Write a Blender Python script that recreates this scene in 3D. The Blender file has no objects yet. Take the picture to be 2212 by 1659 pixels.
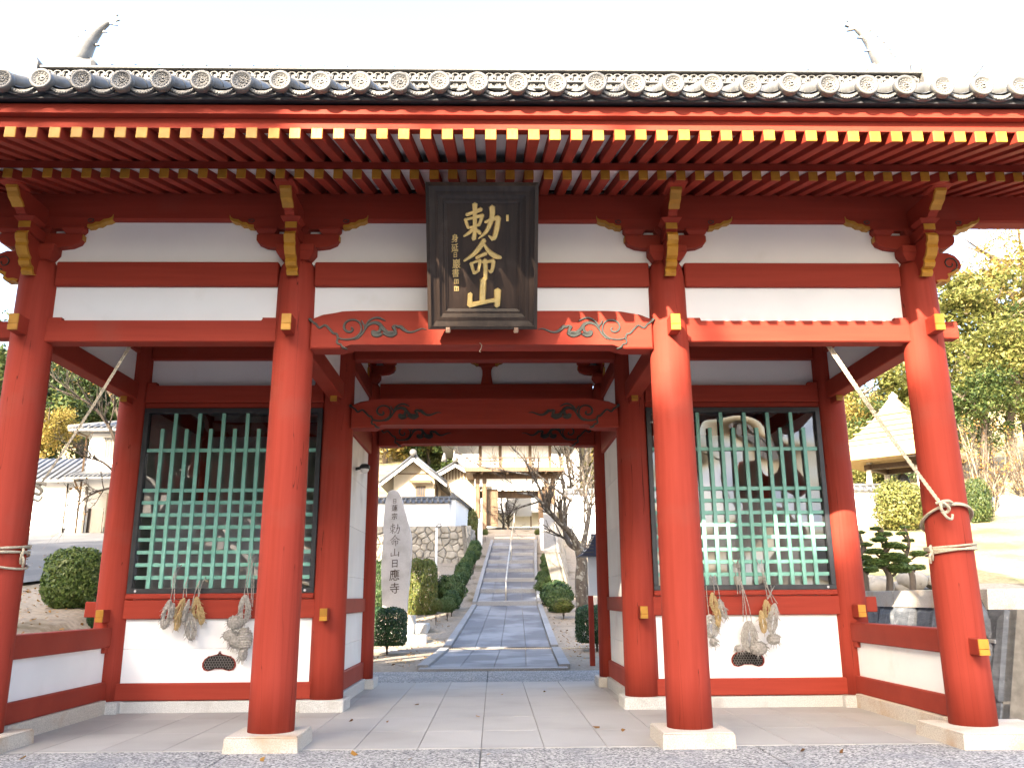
import bpy, bmesh, math, random
import numpy as np
from mathutils import Vector, Matrix, noise as mnoise

# ------------------------------------------------------------------ camera, sky, sun, exposure
SC = bpy.context.scene
COL = SC.collection
CX, CY, CZ = .1204, -8.4405, 1.3228
F_PX = 1819.73                      # focal length in pixels of a 2212 px wide frame
_yaw, _pit, _rol = (math.radians(a) for a in (1.2624, 14.1971, .3762))
_fw = Vector((math.sin(_yaw)*math.cos(_pit), math.cos(_yaw)*math.cos(_pit), math.sin(_pit)))
_r0 = Vector((math.cos(_yaw), -math.sin(_yaw), 0)); _u0 = _r0.cross(_fw)
_rt = _r0*math.cos(_rol)-_u0*math.sin(_rol); _up = _r0*math.sin(_rol)+_u0*math.cos(_rol)
cam_d = bpy.data.cameras.new('camera'); cam = bpy.data.objects.new('camera', cam_d); COL.objects.link(cam)
cam.matrix_world = Matrix(((_rt.x, _up.x, -_fw.x, CX), (_rt.y, _up.y, -_fw.y, CY), (_rt.z, _up.z, -_fw.z, CZ), (0, 0, 0, 1)))
cam_d.sensor_fit = 'HORIZONTAL'; cam_d.sensor_width = 36; cam_d.lens = F_PX/2212*36
cam_d.clip_start = .1; cam_d.clip_end = 2000
SC.camera = cam

SUN_AZ, SUN_EL = math.radians(31), math.radians(27.2)   # azimuth: to the left of straight behind the camera
world = bpy.data.worlds.new('World'); SC.world = world; world.use_nodes = True
wn = world.node_tree.nodes; wl = world.node_tree.links
sky = wn.new('ShaderNodeTexSky'); sky.sky_type = 'NISHITA'; sky.sun_disc = False
sky.sun_elevation = SUN_EL; sky.sun_rotation = math.radians(180)+SUN_AZ
sky.air_density = 1.0; sky.dust_density = 5.0; sky.ozone_density = .6
bg = wn['Background']; bg.inputs[1].default_value = .10
wl.new(sky.outputs[0], bg.inputs[0])
sun_d = bpy.data.lights.new('sun', 'SUN'); sun = bpy.data.objects.new('sun', sun_d); COL.objects.link(sun)
sun_d.energy = 2.8; sun_d.angle = math.radians(.53); sun_d.color = (1, .86, .66)
SUN_DIR = Vector((math.sin(SUN_AZ)*math.cos(SUN_EL), math.cos(SUN_AZ)*math.cos(SUN_EL), -math.sin(SUN_EL)))
sun.rotation_euler = SUN_DIR.to_track_quat('-Z', 'Y').to_euler(); sun.location = (-30, -25, 30)
SC.view_settings.view_transform = 'Standard'; SC.view_settings.look = 'None'
SC.view_settings.exposure = 3.4; SC.view_settings.gamma = 1

# ------------------------------------------------------------------ pixel -> place (a pixel gives a direction, the plane gives the distance)
def ray(x, y): return _fw+_rt*((x-1106)/F_PX)+_up*((829.5-y)/F_PX)
def at_y(x, y, Y): d = ray(x, y); return Vector((CX, CY, CZ))+d*((Y-CY)/d.y)
def src(x, y): return x/1.6505, y/1.6505
def bgp(x, y): return (1330+x*.3617)/1.6505, (1570+y*.3617)/1.6505

# ------------------------------------------------------------------ helpers
R = random.Random(7)
def link(o): COL.objects.link(o); return o
def tag(o, label=None, cat=None, group=None, kind=None):
    if label: o['label'] = label
    if cat: o['category'] = cat
    if group: o['group'] = group
    if kind: o['kind'] = kind
    return o
def thing(name, loc, label, cat, group=None, rz=0):
    o = link(bpy.data.objects.new(name, None)); o.location = loc; o.rotation_euler.z = rz
    o.empty_display_size = .2
    return tag(o, label, cat, group)
def mobj(name, me, mat, parent=None, loc=None):
    o = link(bpy.data.objects.new(name, me))
    if mat is not None and not me.materials: me.materials.append(mat)
    if parent: o.parent = parent
    if loc is not None: o.location = loc
    return o
def copy_of(o, parent=None, loc=None):
    c = link(o.copy()); c.parent = parent
    if loc is not None: c.location = loc
    return c
def dup(root, loc, rz=0, sc=1, label=None):
    r = copy_of(root, None, loc); r.rotation_euler.z = rz
    r.scale = (sc, sc, sc) if isinstance(sc, (int, float)) else sc
    if label: r['label'] = label
    for ch in root.children:
        c = copy_of(ch, r)
        for g in ch.children: copy_of(g, c)
    return r

class MB:
    def __init__(s): s.bm = bmesh.new()
    def box(s, x0, x1, y0, y1, z0, z1, bev=0):
        vs = [s.bm.verts.new((x, y, z)) for x in (x0, x1) for y in (y0, y1) for z in (z0, z1)]
        q = [(0, 1, 3, 2), (4, 6, 7, 5), (0, 4, 5, 1), (2, 3, 7, 6), (0, 2, 6, 4), (1, 5, 7, 3)]
        fs = [s.bm.faces.new([vs[i] for i in f]) for f in q]
        if bev:
            es = list({e for f in fs for e in f.edges})
            bmesh.ops.bevel(s.bm, geom=es, offset=bev, segments=1, affect='EDGES', profile=.5)
        return s
    def hexa(s, bot, top):
        vs = [s.bm.verts.new(p) for p in list(bot)+list(top)]
        n = len(bot)
        s.bm.faces.new(vs[:n][::-1]); s.bm.faces.new(vs[n:])
        for i in range(n): s.bm.faces.new((vs[i], vs[(i+1) % n], vs[n+(i+1) % n], vs[n+i]))
        return s
    def prism(s, pts, plane, a, b, bev=0):
        # pts: 2-D outline; plane 'xz' extruded along y from a to b, 'yz' along x, 'xy' along z
        def P(p, t):
            return {'xz': (p[0], t, p[1]), 'yz': (t, p[0], p[1]), 'xy': (p[0], p[1], t)}[plane]
        va = [s.bm.verts.new(P(p, a)) for p in pts]; vb = [s.bm.verts.new(P(p, b)) for p in pts]
        f1 = s.bm.faces.new(va); f2 = s.bm.faces.new(vb[::-1]); n = len(pts)
        fs = [f1, f2]
        for i in range(n): fs.append(s.bm.faces.new((va[(i+1) % n], va[i], vb[i], vb[(i+1) % n])))
        if bev:
            es = list(set(f1.edges) | set(f2.edges))
            bmesh.ops.bevel(s.bm, geom=es, offset=bev, segments=1, affect='EDGES', profile=.5)
        return s
    def tube(s, pts, rad, n=8, closed=False, flat=None):
        pts = [Vector(p) for p in pts]; m = len(pts)
        rs = rad if isinstance(rad, (list, tuple)) else [rad]*m
        rings = []; up = None
        for i, p in enumerate(pts):
            if closed: t = pts[(i+1) % m]-pts[i-1]
            else: t = pts[min(i+1, m-1)]-pts[max(i-1, 0)]
            if t.length < 1e-9: t = Vector((0, 0, 1))
            t.normalize()
            if up is None: up = Vector((0, 0, 1)) if abs(t.z) < .9 else Vector((1, 0, 0))
            a = t.cross(up)
            if a.length < 1e-4: a = t.cross(Vector((.3, .9, .1)))
            a.normalize(); b = a.cross(t).normalized(); up = b
            rings.append([s.bm.verts.new(p+a*(math.cos(2*math.pi*k/n)*rs[i])+b*(math.sin(2*math.pi*k/n)*rs[i])) for k in range(n)])
        for i in range(m if closed else m-1):
            A, B_ = rings[i], rings[(i+1) % m]
            for k in range(n):
                f = s.bm.faces.new((A[k], A[(k+1) % n], B_[(k+1) % n], B_[k])); f.smooth = True
        if not closed:
            s.bm.faces.new(rings[0][::-1]); s.bm.faces.new(rings[-1])
        return s
    def lathe(s, prof, n=24, c=(0, 0, 0), axis='z', cap=True):
        rings = []
        for r_, h in prof:
            ring = []
            for k in range(n):
                a = 2*math.pi*k/n; u, v = math.cos(a)*r_, math.sin(a)*r_
                p = {'z': (u, v, h), 'y': (u, h, v), 'x': (h, u, v)}[axis]
                ring.append(s.bm.verts.new((p[0]+c[0], p[1]+c[1], p[2]+c[2])))
            rings.append(ring)
        for A, B_ in zip(rings, rings[1:]):
            for k in range(n):
                f = s.bm.faces.new((A[k], A[(k+1) % n], B_[(k+1) % n], B_[k])); f.smooth = True
        if cap:
            s.bm.faces.new(rings[0][::-1]); s.bm.faces.new(rings[-1])
        return s
    def ball(s, c, r, seg=10, sx=1, sy=1, sz=1):
        m = Matrix.Translation(c) @ Matrix.Diagonal((r*sx, r*sy, r*sz, 1))
        g = bmesh.ops.create_uvsphere(s.bm, u_segments=seg, v_segments=max(4, seg*2//3), radius=1, matrix=m)
        for v in g['verts']:
            for f in v.link_faces: f.smooth = True
        return s
    def mesh(s, name):
        bmesh.ops.recalc_face_normals(s.bm, faces=s.bm.faces[:])
        me = bpy.data.meshes.new(name); s.bm.to_mesh(me); s.bm.free()
        return me
    def build(s, name, mat, parent=None, loc=None):
        return mobj(name, s.mesh(name), mat, parent, loc)
def sharp(o, ang=40):
    o.data.set_sharp_from_angle(angle=math.radians(ang)); return o
def box(name, x0, x1, y0, y1, z0, z1, mat, parent, bev=.008):
    return MB().box(x0, x1, y0, y1, z0, z1, bev).build(name, mat, parent)
def ribbon(pts, widths):
    """outline of a brush stroke along pts with the given widths"""
    pts = [Vector(p) for p in pts]; n = len(pts)
    if not isinstance(widths, (list, tuple)): widths = [widths]*n
    if len(widths) != n:
        w0, w1 = widths[0], widths[-1]; widths = [w0+(w1-w0)*i/(n-1) for i in range(n)]
    Lf, Rt = [], []
    for i, p in enumerate(pts):
        t = pts[min(i+1, n-1)]-pts[max(i-1, 0)]; t.normalize(); nn = Vector((-t.y, t.x))
        Lf.append(p+nn*widths[i]/2); Rt.append(p-nn*widths[i]/2)
    t0 = (pts[1]-pts[0]).normalized(); t1 = (pts[-1]-pts[-2]).normalized()
    return Lf+[pts[-1]+t1*widths[-1]*.35]+Rt[::-1]+[pts[0]-t0*widths[0]*.35]
def smooth_pts(pts, k=4):
    P = [Vector(p) for p in pts]; out = []
    for i in range(len(P)-1):
        p0 = P[max(i-1, 0)]; p1 = P[i]; p2 = P[i+1]; p3 = P[min(i+2, len(P)-1)]
        for j in range(k):
            t = j/k
            out.append(.5*((2*p1)+(p2-p0)*t+(2*p0-5*p1+4*p2-p3)*t*t+(3*p1-p0-3*p2+p3)*t**3))
    out.append(P[-1]); return out
def lerp_tab(tab, x):
    if x <= tab[0][0]: return tab[0][1]
    for (a, b), (c, d) in zip(tab, tab[1:]):
        if x <= c: return b+(d-b)*(x-a)/(c-a)
    return tab[-1][1]
def sstep(x, a, b):
    t = min(1, max(0, (x-a)/(b-a))); return t*t*(3-2*t)

# ------------------------------------------------------------------ materials
def mat(name, c1, c2=None, rough=.55, scale=4., stretch=(1, 1, 1), detail=4, lo=.3, hi=.7, bump=0., bscale=None,
        spec=.5, metal=0., c3=None, s3=None, t3=(.62, .7), voro=False, subs=0., coat=0., crack=0., var=.05):
    m = bpy.data.materials.new(name); m.use_nodes = True
    nt = m.node_tree; N = nt.nodes; L = nt.links; b = N['Principled BSDF']
    b.inputs['Roughness'].default_value = rough; b.inputs['Metallic'].default_value = metal
    b.inputs['Specular IOR Level'].default_value = spec
    if coat: b.inputs['Coat Weight'].default_value = coat; b.inputs['Coat Roughness'].default_value = .25
    tc = N.new('ShaderNodeTexCoord'); mp = N.new('ShaderNodeMapping'); mp.inputs['Scale'].default_value = stretch
    L.new(tc.outputs['Object'], mp.inputs[0])
    if voro:
        nz = N.new('ShaderNodeTexVoronoi'); nz.inputs['Scale'].default_value = scale; outp = nz.outputs['Color']
        sep = N.new('ShaderNodeSeparateColor'); L.new(mp.outputs[0], nz.inputs['Vector']); L.new(outp, sep.inputs[0]); fac = sep.outputs[0]
    else:
        nz = N.new('ShaderNodeTexNoise'); nz.inputs['Scale'].default_value = scale; nz.inputs['Detail'].default_value = detail
        L.new(mp.outputs[0], nz.inputs['Vector']); fac = nz.outputs[0]
    rp = N.new('ShaderNodeValToRGB'); rp.color_ramp.elements[0].position = lo; rp.color_ramp.elements[1].position = hi
    rp.color_ramp.elements[0].color = (*c1, 1); rp.color_ramp.elements[1].color = (*(c2 or c1), 1)
    L.new(fac, rp.inputs[0]); colo = rp.outputs[0]
    if c3:
        n3 = N.new('ShaderNodeTexNoise'); n3.inputs['Scale'].default_value = s3 or 1.; n3.inputs['Detail'].default_value = 6
        L.new(tc.outputs['Object'], n3.inputs['Vector'])
        r3 = N.new('ShaderNodeValToRGB'); r3.color_ramp.elements[0].position = t3[0]; r3.color_ramp.elements[1].position = t3[1]
        L.new(n3.outputs[0], r3.inputs[0])
        mx = N.new('ShaderNodeMixRGB'); mx.inputs[2].default_value = (*c3, 1); L.new(r3.outputs[0], mx.inputs[0]); L.new(colo, mx.inputs[1]); colo = mx.outputs[0]
    if var:        # each piece has its own tone
        ov = N.new('ShaderNodeObjectInfo'); mr = N.new('ShaderNodeMapRange'); mr.inputs['To Min'].default_value = 1-var; mr.inputs['To Max'].default_value = 1+var
        L.new(ov.outputs['Random'], mr.inputs['Value']); hv = N.new('ShaderNodeHueSaturation'); L.new(mr.outputs[0], hv.inputs['Value']); L.new(colo, hv.inputs['Color']); colo = hv.outputs[0]
        va_ = N.new('ShaderNodeVectorMath'); va_.operation = 'ADD'; L.new(tc.outputs['Object'], va_.inputs[0]); L.new(ov.outputs['Location'], va_.inputs[1]); L.new(va_.outputs[0], mp.inputs[0])
    if crack:      # drying cracks: hairlines along the grain
        mc = N.new('ShaderNodeMapping'); mc.inputs['Scale'].default_value = (7, 7, .16); L.new(tc.outputs['Object'], mc.inputs[0])
        oi = N.new('ShaderNodeObjectInfo'); L.new(oi.outputs['Location'], mc.inputs['Location'])
        nc = N.new('ShaderNodeTexNoise'); nc.inputs['Scale'].default_value = 1.0; nc.inputs['Detail'].default_value = 2.5; L.new(mc.outputs[0], nc.inputs['Vector'])
        ma = N.new('ShaderNodeMath'); ma.operation = 'SUBTRACT'; ma.inputs[1].default_value = .46; L.new(nc.outputs[0], ma.inputs[0])
        mb_ = N.new('ShaderNodeMath'); mb_.operation = 'ABSOLUTE'; L.new(ma.outputs[0], mb_.inputs[0])
        mc2 = N.new('ShaderNodeMath'); mc2.operation = 'LESS_THAN'; mc2.inputs[1].default_value = crack; L.new(mb_.outputs[0], mc2.inputs[0])
        mk = N.new('ShaderNodeMixRGB'); mk.inputs[2].default_value = (c1[0]*.45, c1[1]*.5, c1[2]*.5, 1); L.new(mc2.outputs[0], mk.inputs[0]); L.new(colo, mk.inputs[1]); colo = mk.outputs[0]
    L.new(colo, b.inputs['Base Color'])
    if bump:
        bp = N.new('ShaderNodeBump'); bp.inputs['Strength'].default_value = bump; bp.inputs['Distance'].default_value = .02
        if bscale:
            nb = N.new('ShaderNodeTexNoise'); nb.inputs['Scale'].default_value = bscale; nb.inputs['Detail'].default_value = 5
            L.new(mp.outputs[0], nb.inputs['Vector']); L.new(nb.outputs[0], bp.inputs['Height'])
        else: L.new(fac, bp.inputs['Height'])
        L.new(bp.outputs[0], b.inputs['Normal'])
    return m
def leafmat(name, cols, rough=.5, trans=.25):
    m = bpy.data.materials.new(name); m.use_nodes = True
    nt = m.node_tree; N = nt.nodes; L = nt.links; b = N['Principled BSDF']
    g = N.new('ShaderNodeNewGeometry'); rp = N.new('ShaderNodeValToRGB'); cr = rp.color_ramp
    cr.elements[0].color = (*cols[0], 1); cr.elements[1].color = (*cols[-1], 1)
    for i, c in enumerate(cols[1:-1]):
        e = cr.elements.new((i+1)/(len(cols)-1)); e.color = (*c, 1)
    L.new(g.outputs['Random Per Island'], rp.inputs[0]); L.new(rp.outputs[0], b.inputs['Base Color'])
    b.inputs['Roughness'].default_value = rough; b.inputs['Specular IOR Level'].default_value = .3
    tr = N.new('ShaderNodeBsdfTranslucent'); mx = N.new('ShaderNodeMixShader'); mx.inputs[0].default_value = trans
    L.new(rp.outputs[0], tr.inputs[0]); L.new(b.outputs[0], mx.inputs[1]); L.new(tr.outputs[0], mx.inputs[2])
    L.new(mx.outputs[0], N['Material Output'].inputs[0])
    return m

RED = mat('red_lacquer', (.245, .032, .019), (.295, .041, .0245), .64, 3., (1, 1, 1), 6, .3, .7, .05, 60, spec=.15, c3=(.235, .043, .029), s3=1.3, t3=(.6, .75), var=0.06)
REDV = mat('red_lacquer_upright', (.25, .033, .0195), (.305, .044, .028), .68, 2.2, (9, 9, .5), 7, .25, .75, .10, None, spec=.12, c3=(.26, .055, .037), s3=1.1, t3=(.56, .74), crack=.0014, var=0.04)
REDH = mat('red_lacquer_level', (.245, .032, .019), (.30, .041, .0245), .66, 2.2, (.5, 9, 9), 7, .25, .75, .08, None, spec=.14, c3=(.25, .048, .032), s3=1.1, t3=(.6, .75), var=0.05)
WHITE = mat('white_plaster', (.78, .785, .79), (.84, .84, .84), .75, 1.6, (1, 1, 1), 5, .3, .7, .04, 25, c3=(.70, .69, .66), s3=2.2, t3=(.62, .85), var=0.015)
WHITE2 = mat('white_wash', (.74, .72, .69), (.84, .83, .80), .75, 1.2, (1, 1, 1), 7, .35, .65, .06, 18, c3=(.52, .48, .44), s3=1.3, t3=(.6, .8), var=0.03)
GOLD = mat('ochre_gilding', (.34, .155, .013), (.44, .22, .023), .5, 9., (1, 1, 1), 6, .3, .7, .12, 40, spec=.4, c3=(.30, .15, .03), s3=14, t3=(.66, .74), var=0.16)
GOLDLEAF = mat('gold_leaf', (.80, .58, .22), (.90, .68, .30), .38, 20., (1, 1, 1), 4, .3, .7, .1, 60, metal=.75)
DARKWOOD = mat('weathered_dark_wood', (.012, .0075, .006), (.034, .021, .015), .38, 3.2, (7, 7, .7), 9, .3, .7, .2, None, spec=.5, c3=(.05, .036, .03), s3=4., t3=(.6, .75))
DARKWOODH = mat('weathered_dark_wood_level', (.032, .02, .013), (.09, .055, .036), .45, 3.2, (.7, 7, 7), 9, .3, .7, .2, None, spec=.5)
CARVE = mat('dark_green_black_paint', (.010, .012, .010), (.035, .04, .032), .5, 8., (1, 1, 1), 5, .3, .7, .1)
BLACK = mat('black_frame', (.012, .014, .018), (.028, .03, .036), .45, 8., bump=.03)
GREEN = mat('pale_green_paint', (.15, .375, .30), (.20, .44, .365), .5, 5., (1, 1, 1), 5, .3, .7, .06, 50, c3=(.12, .32, .24), s3=2., t3=(.55, .75), var=0.06)
TILE = mat('silver_grey_tile', (.075, .076, .078), (.13, .129, .126), .5, 7., (1, 1, 1), 6, .3, .7, .12, 30, spec=.6, c3=(.16, .152, .138), s3=3., t3=(.55, .7), var=0.2)
TILEDK = mat('grey_roof_tile', (.05, .054, .064), (.085, .09, .10), .45, 5., (1, 1, 1), 6, .3, .7, .1, 30, spec=.6, var=0.15)
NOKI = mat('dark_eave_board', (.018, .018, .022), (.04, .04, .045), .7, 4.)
GRANITE = mat('pale_granite', (.40, .36, .31), (.60, .55, .48), .75, 90., (1, 1, 1), 3, .35, .65, .15, 120, c3=(.42, .30, .20), s3=2.5, t3=(.5, .72), var=0.05)
GRANITE2 = mat('grey_granite', (.36, .36, .35), (.58, .57, .55), .75, 110., (1, 1, 1), 3, .35, .65, .1, 120, c3=(.34, .32, .30), s3=2., t3=(.55, .7), var=0.06)
FLOOR = mat('floor_granite', (.30, .29, .28), (.38, .37, .355), .62, 130., (1, 1, 1), 3, .3, .7, .03, 90, c3=(.26, .25, .235), s3=.9, t3=(.45, .75), var=0.07)
JOINT = mat('joint_mortar', (.19, .185, .18), (.27, .26, .25), .9, 20.)
WASHED = mat('washed_aggregate', (.05, .053, .06), (.50, .49, .475), .8, 62., (1, 1, 1), 0, .05, .95, .5, None, voro=True, c3=(.17, .18, .20), s3=1.5, t3=(.5, .8), var=0.03)
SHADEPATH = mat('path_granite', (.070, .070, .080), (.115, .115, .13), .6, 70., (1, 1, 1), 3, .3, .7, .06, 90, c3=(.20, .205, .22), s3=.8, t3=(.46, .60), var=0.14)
KERB = mat('kerb_granite', (.17, .17, .18), (.28, .28, .28), .7, 60., (1, 1, 1), 4, .3, .7, .15, 80, c3=(.22, .21, .20), s3=3., t3=(.55, .7), var=0.12)
SAND = mat('garden_sand', (.20, .16, .12), (.32, .27, .21), .95, 14., (1, 1, 1), 8, .3, .7, .5, 60, c3=(.11, .085, .045), s3=.8, t3=(.55, .68))
ASPHALT = mat('asphalt', (.045, .047, .052), (.08, .083, .09), .85, 60., (1, 1, 1), 6, .3, .7, .2, 90, c3=(.11, .11, .115), s3=.6, t3=(.5, .7))
STONE = mat('fieldstone', (.20, .18, .15), (.34, .31, .26), .85, 3., (1, 1, 1), 8, .3, .7, .4, 14, c3=(.14, .125, .10), s3=5., t3=(.58, .7), var=0.22)
STONEDK = mat('blue_grey_wall_stone', (.075, .085, .10), (.17, .18, .20), .7, 5., (1, 1, 3), 8, .3, .7, .5, 16, c3=(.24, .25, .27), s3=9., t3=(.6, .7), var=0.25)
MORTAR = mat('rubble_core', (.12, .11, .095), (.19, .175, .155), .95, 12.)
STELE = mat('stele_granite', (.42, .39, .37), (.53, .495, .47), .8, 60., (1, 1, 1), 4, .3, .7, .2, 70, c3=(.30, .27, .24), s3=1.5, t3=(.5, .75))
ENGRAVE = mat('engraved_letter', (.045, .03, .022), (.08, .05, .035), .9, 30.)
CEDAR = mat('weathered_timber', (.08, .045, .022), (.15, .095, .052), .7, 3., (6, 6, .6), 8, .3, .7, .2)
CREAM = mat('cream_wall', (.40, .34, .25), (.50, .44, .34), .8, 1.5, bump=.05)
BARK = mat('pale_lichen_bark', (.03, .023, .018), (.075, .062, .05), .9, 4., (3, 3, 1), 8, .3, .7, .7, 12, c3=(.17, .168, .15), s3=7., t3=(.55, .62))
BARKDK = mat('dark_bark', (.05, .038, .028), (.12, .09, .065), .9, 5., (3, 3, .6), 8, .3, .7, .7, 12)
TWIG = mat('grey_twig', (.035, .027, .02), (.08, .065, .05), .9, 6.)
PALE_TWIG = mat('pale_dry_twig', (.12, .095, .065), (.24, .20, .14), .9, 6.)
ROPE = mat('hemp_rope', (.33, .28, .20), (.50, .44, .34), .9, 60., (1, 1, 1), 3, .3, .7, .5, 120)
STRAWG = mat('aged_grey_straw', (.20, .185, .165), (.48, .45, .41), .95, 40., (1, 1, 1), 6, .25, .75, .8, 90)
STRAWY = mat('golden_straw', (.33, .225, .095), (.52, .39, .20), .9, 40., (1, 1, 1), 6, .25, .75, .8, 90)
STEEL = mat('stainless_steel', (.55, .50, .42), (.68, .62, .53), .28, 4., metal=.9)
NAVY = mat('navy_metal_roof', (.03, .04, .08), (.05, .06, .11), .35, 4., spec=.6)
THATCH = mat('thatched_copper_roof', (.26, .18, .085), (.38, .28, .15), .8, 5., (1, 1, 1), 8, .3, .7, .2)
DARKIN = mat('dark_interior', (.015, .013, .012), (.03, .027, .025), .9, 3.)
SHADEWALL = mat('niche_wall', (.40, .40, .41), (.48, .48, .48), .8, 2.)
GRASS_LIT = mat('dry_grass_bank', (.20, .15, .065), (.33, .27, .15), .95, 9., (1, 1, 1), 9, .3, .7, .6, 40, c3=(.11, .125, .04), s3=.5, t3=(.5, .7))
LEAF_TOPI = leafmat('topiary_leaves', [(.016, .042, .014), (.034, .076, .022), (.055, .10, .03), (.09, .13, .045)])
LEAF_TOP2 = leafmat('pale_topiary_leaves', [(.03, .06, .018), (.055, .10, .028), (.085, .13, .04), (.13, .16, .06)])
LEAF_TOPY = leafmat('yellowing_topiary_leaves', [(.05, .08, .015), (.10, .13, .03), (.16, .18, .045), (.13, .10, .03)])
LEAF_BUSH = leafmat('glossy_bush_leaves', [(.04, .08, .015), (.075, .12, .028), (.11, .16, .04), (.15, .19, .06)], .4)
LEAF_DARK = leafmat('dark_hedge_leaves', [(.010, .032, .012), (.018, .05, .018), (.028, .07, .024), (.045, .09, .04)], .4)
LEAF_GOLD = leafmat('gold_autumn_leaves', [(.13, .105, .025), (.21, .17, .04), (.28, .23, .065), (.23, .14, .04)], trans=.35)
LEAF_YG = leafmat('yellow_green_leaves', [(.06, .072, .018), (.11, .125, .03), (.17, .175, .05), (.21, .18, .06)], trans=.35)
LEAF_EVER = leafmat('evergreen_leaves', [(.018, .036, .012), (.035, .06, .016), (.06, .085, .024), (.10, .11, .03)])
LEAF_PINE = leafmat('pine_needles', [(.045, .08, .02), (.085, .14, .03), (.13, .19, .05), (.19, .24, .075)])
LEAF_BROWN = leafmat('dry_brown_leaves', [(.20, .09, .02), (.30, .15, .03), (.36, .20, .05), (.16, .07, .02)])
# crown tops of the unseen trees added for shade: (offset across the sun's direction, height their shadow reaches at the gate, distance)
SHADE = [(-11, 3.85, 30), (-8.6, 3.9, 32), (-6.2, 3.9, 34), (-3.8, 3.82, 30), (-1.2, 3.62, 33), (1.4, 3.3, 30), (4.2, 3.15, 32), (7, 3.2, 34), (9.8, 4.3, 31), (12.6, 6.5, 33), (15.2, 8.5, 31), (17.8, 9.5, 33), (20.3, 10.5, 31), (22.8, 12, 33), (25.2, 12, 31)]

# ------------------------------------------------------------------ terrain
BASE = [(-400, -.03), (8.3, -.03), (13, .06), (14, .09), (23, 1.0), (38, 4.15), (43, 5.3), (60, 5.8), (75, 10), (120, 32), (300, 60)]
def terrain(x, y):
    b = lerp_tab(BASE, y)
    lf = sstep(-x, 5.25, 6.6)*sstep(y, -2.5, 2.5)
    zl = .95+max(0, y-4)*.117 if y < 40 else .95+36*.117+(y-40)*.3
    rt_ = sstep(x-(5.62+(y-1.25)*.079), .25, .65)*sstep(((y-1.25)-(x-5.62)*1.121)*.666, .12, .55)
    zr = 1.38+max(0, y-12)*.185+max(0, x-16)*.10*sstep(y, 8, 30)
    if lf > 0: b = b*(1-lf)+zl*lf
    if rt_ > 0:
        k = rt_*(1 if y < 14 else 1)*(1 if x > 7 else 1)
        xr = sstep(x, 3.4, 8.5) if y > 14 else rt_
        b = b*(1-xr)+max(zr, b)*xr
    return b+(mnoise.noise(Vector((x*.35, y*.35, 0)))*.05 if (y > 9 or abs(x) > 6) else 0)
def axis_pts(lo, hi, fine_lo, fine_hi, d):
    a = list(np.arange(fine_lo, fine_hi+1e-6, d)); s = d; v = fine_lo
    while v > lo: s *= 1.35; v -= s; a.insert(0, v)
    s = d; v = fine_hi
    while v < hi: s *= 1.35; v += s; a.append(v)
    return a
gx = axis_pts(-400, 400, -12, 14, .4); gy = axis_pts(-300, 400, -6, 42, .5)
gv = [(x, y, terrain(x, y)) for y in gy for x in gx]; W_ = len(gx)
gf = [(j*W_+i, j*W_+i+1, (j+1)*W_+i+1, (j+1)*W_+i) for j in range(len(gy)-1) for i in range(W_-1)]
gm = bpy.data.meshes.new('ground'); gm.from_pydata(gv, [], gf)
gm.materials.append(SAND); gm.materials.append(GRASS_LIT); gm.materials.append(ASPHALT)
for p in gm.polygons:
    p.use_smooth = True
    c = p.center
    p.material_index = 2 if c.y < -1.5 else 1 if (c.x > 8.5 and c.y > 13) or c.y > 46 or (c.x < -8 and c.y > 37) else 0  # unseen front ground darkened to asphalt to cut light bounced under the eaves
tag(mobj('ground', gm, None), kind='structure')

# forecourt of washed-aggregate panels, gate floor slabs
fc = tag(box('forecourt', -14, 14, -5.03, -.215, -.12, -.022, JOINT, None, 0), kind='structure')
xs = [-13.6, -11.2, -8.9, -6.7, -4.45, -2.23, .0, 2.5, 4.75, 7, 9.2, 11.4, 13.6]
ys = [-5.0, -2.6, -.222]
for i in range(len(xs)-1):
    for j in range(len(ys)-1):
        box('paving_panel', xs[i]+.006, xs[i+1]-.006, ys[j]+.006, ys[j+1]-.004, -.08, -.004, WASHED, fc, .004)
fl = tag(box('gate_floor', -5.3, 5.3, -.2, 5.96, -.1, -.012, JOINT, None, 0), kind='structure')
SW = .575
for i in range(18):
    x0 = -5.175+i*SW
    for j in range(6):
        y0 = -.2+j*1.027
        box('floor_slab', x0+.003, x0+SW-.003, y0+.003, y0+1.024, -.06, 0, FLOOR, fl, .003)
lane = tag(box('rear_lane', -9, 9, 5.97, 8.2, -.1, -.02, ASPHALT, None, 0), kind='structure')
for i in range(8):
    box('paving_panel', -8.8+i*2.2+.008, -8.8+(i+1)*2.2-.008, 5.98, 8.12, -.06, -.008, WASHED, lane, .004)

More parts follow.
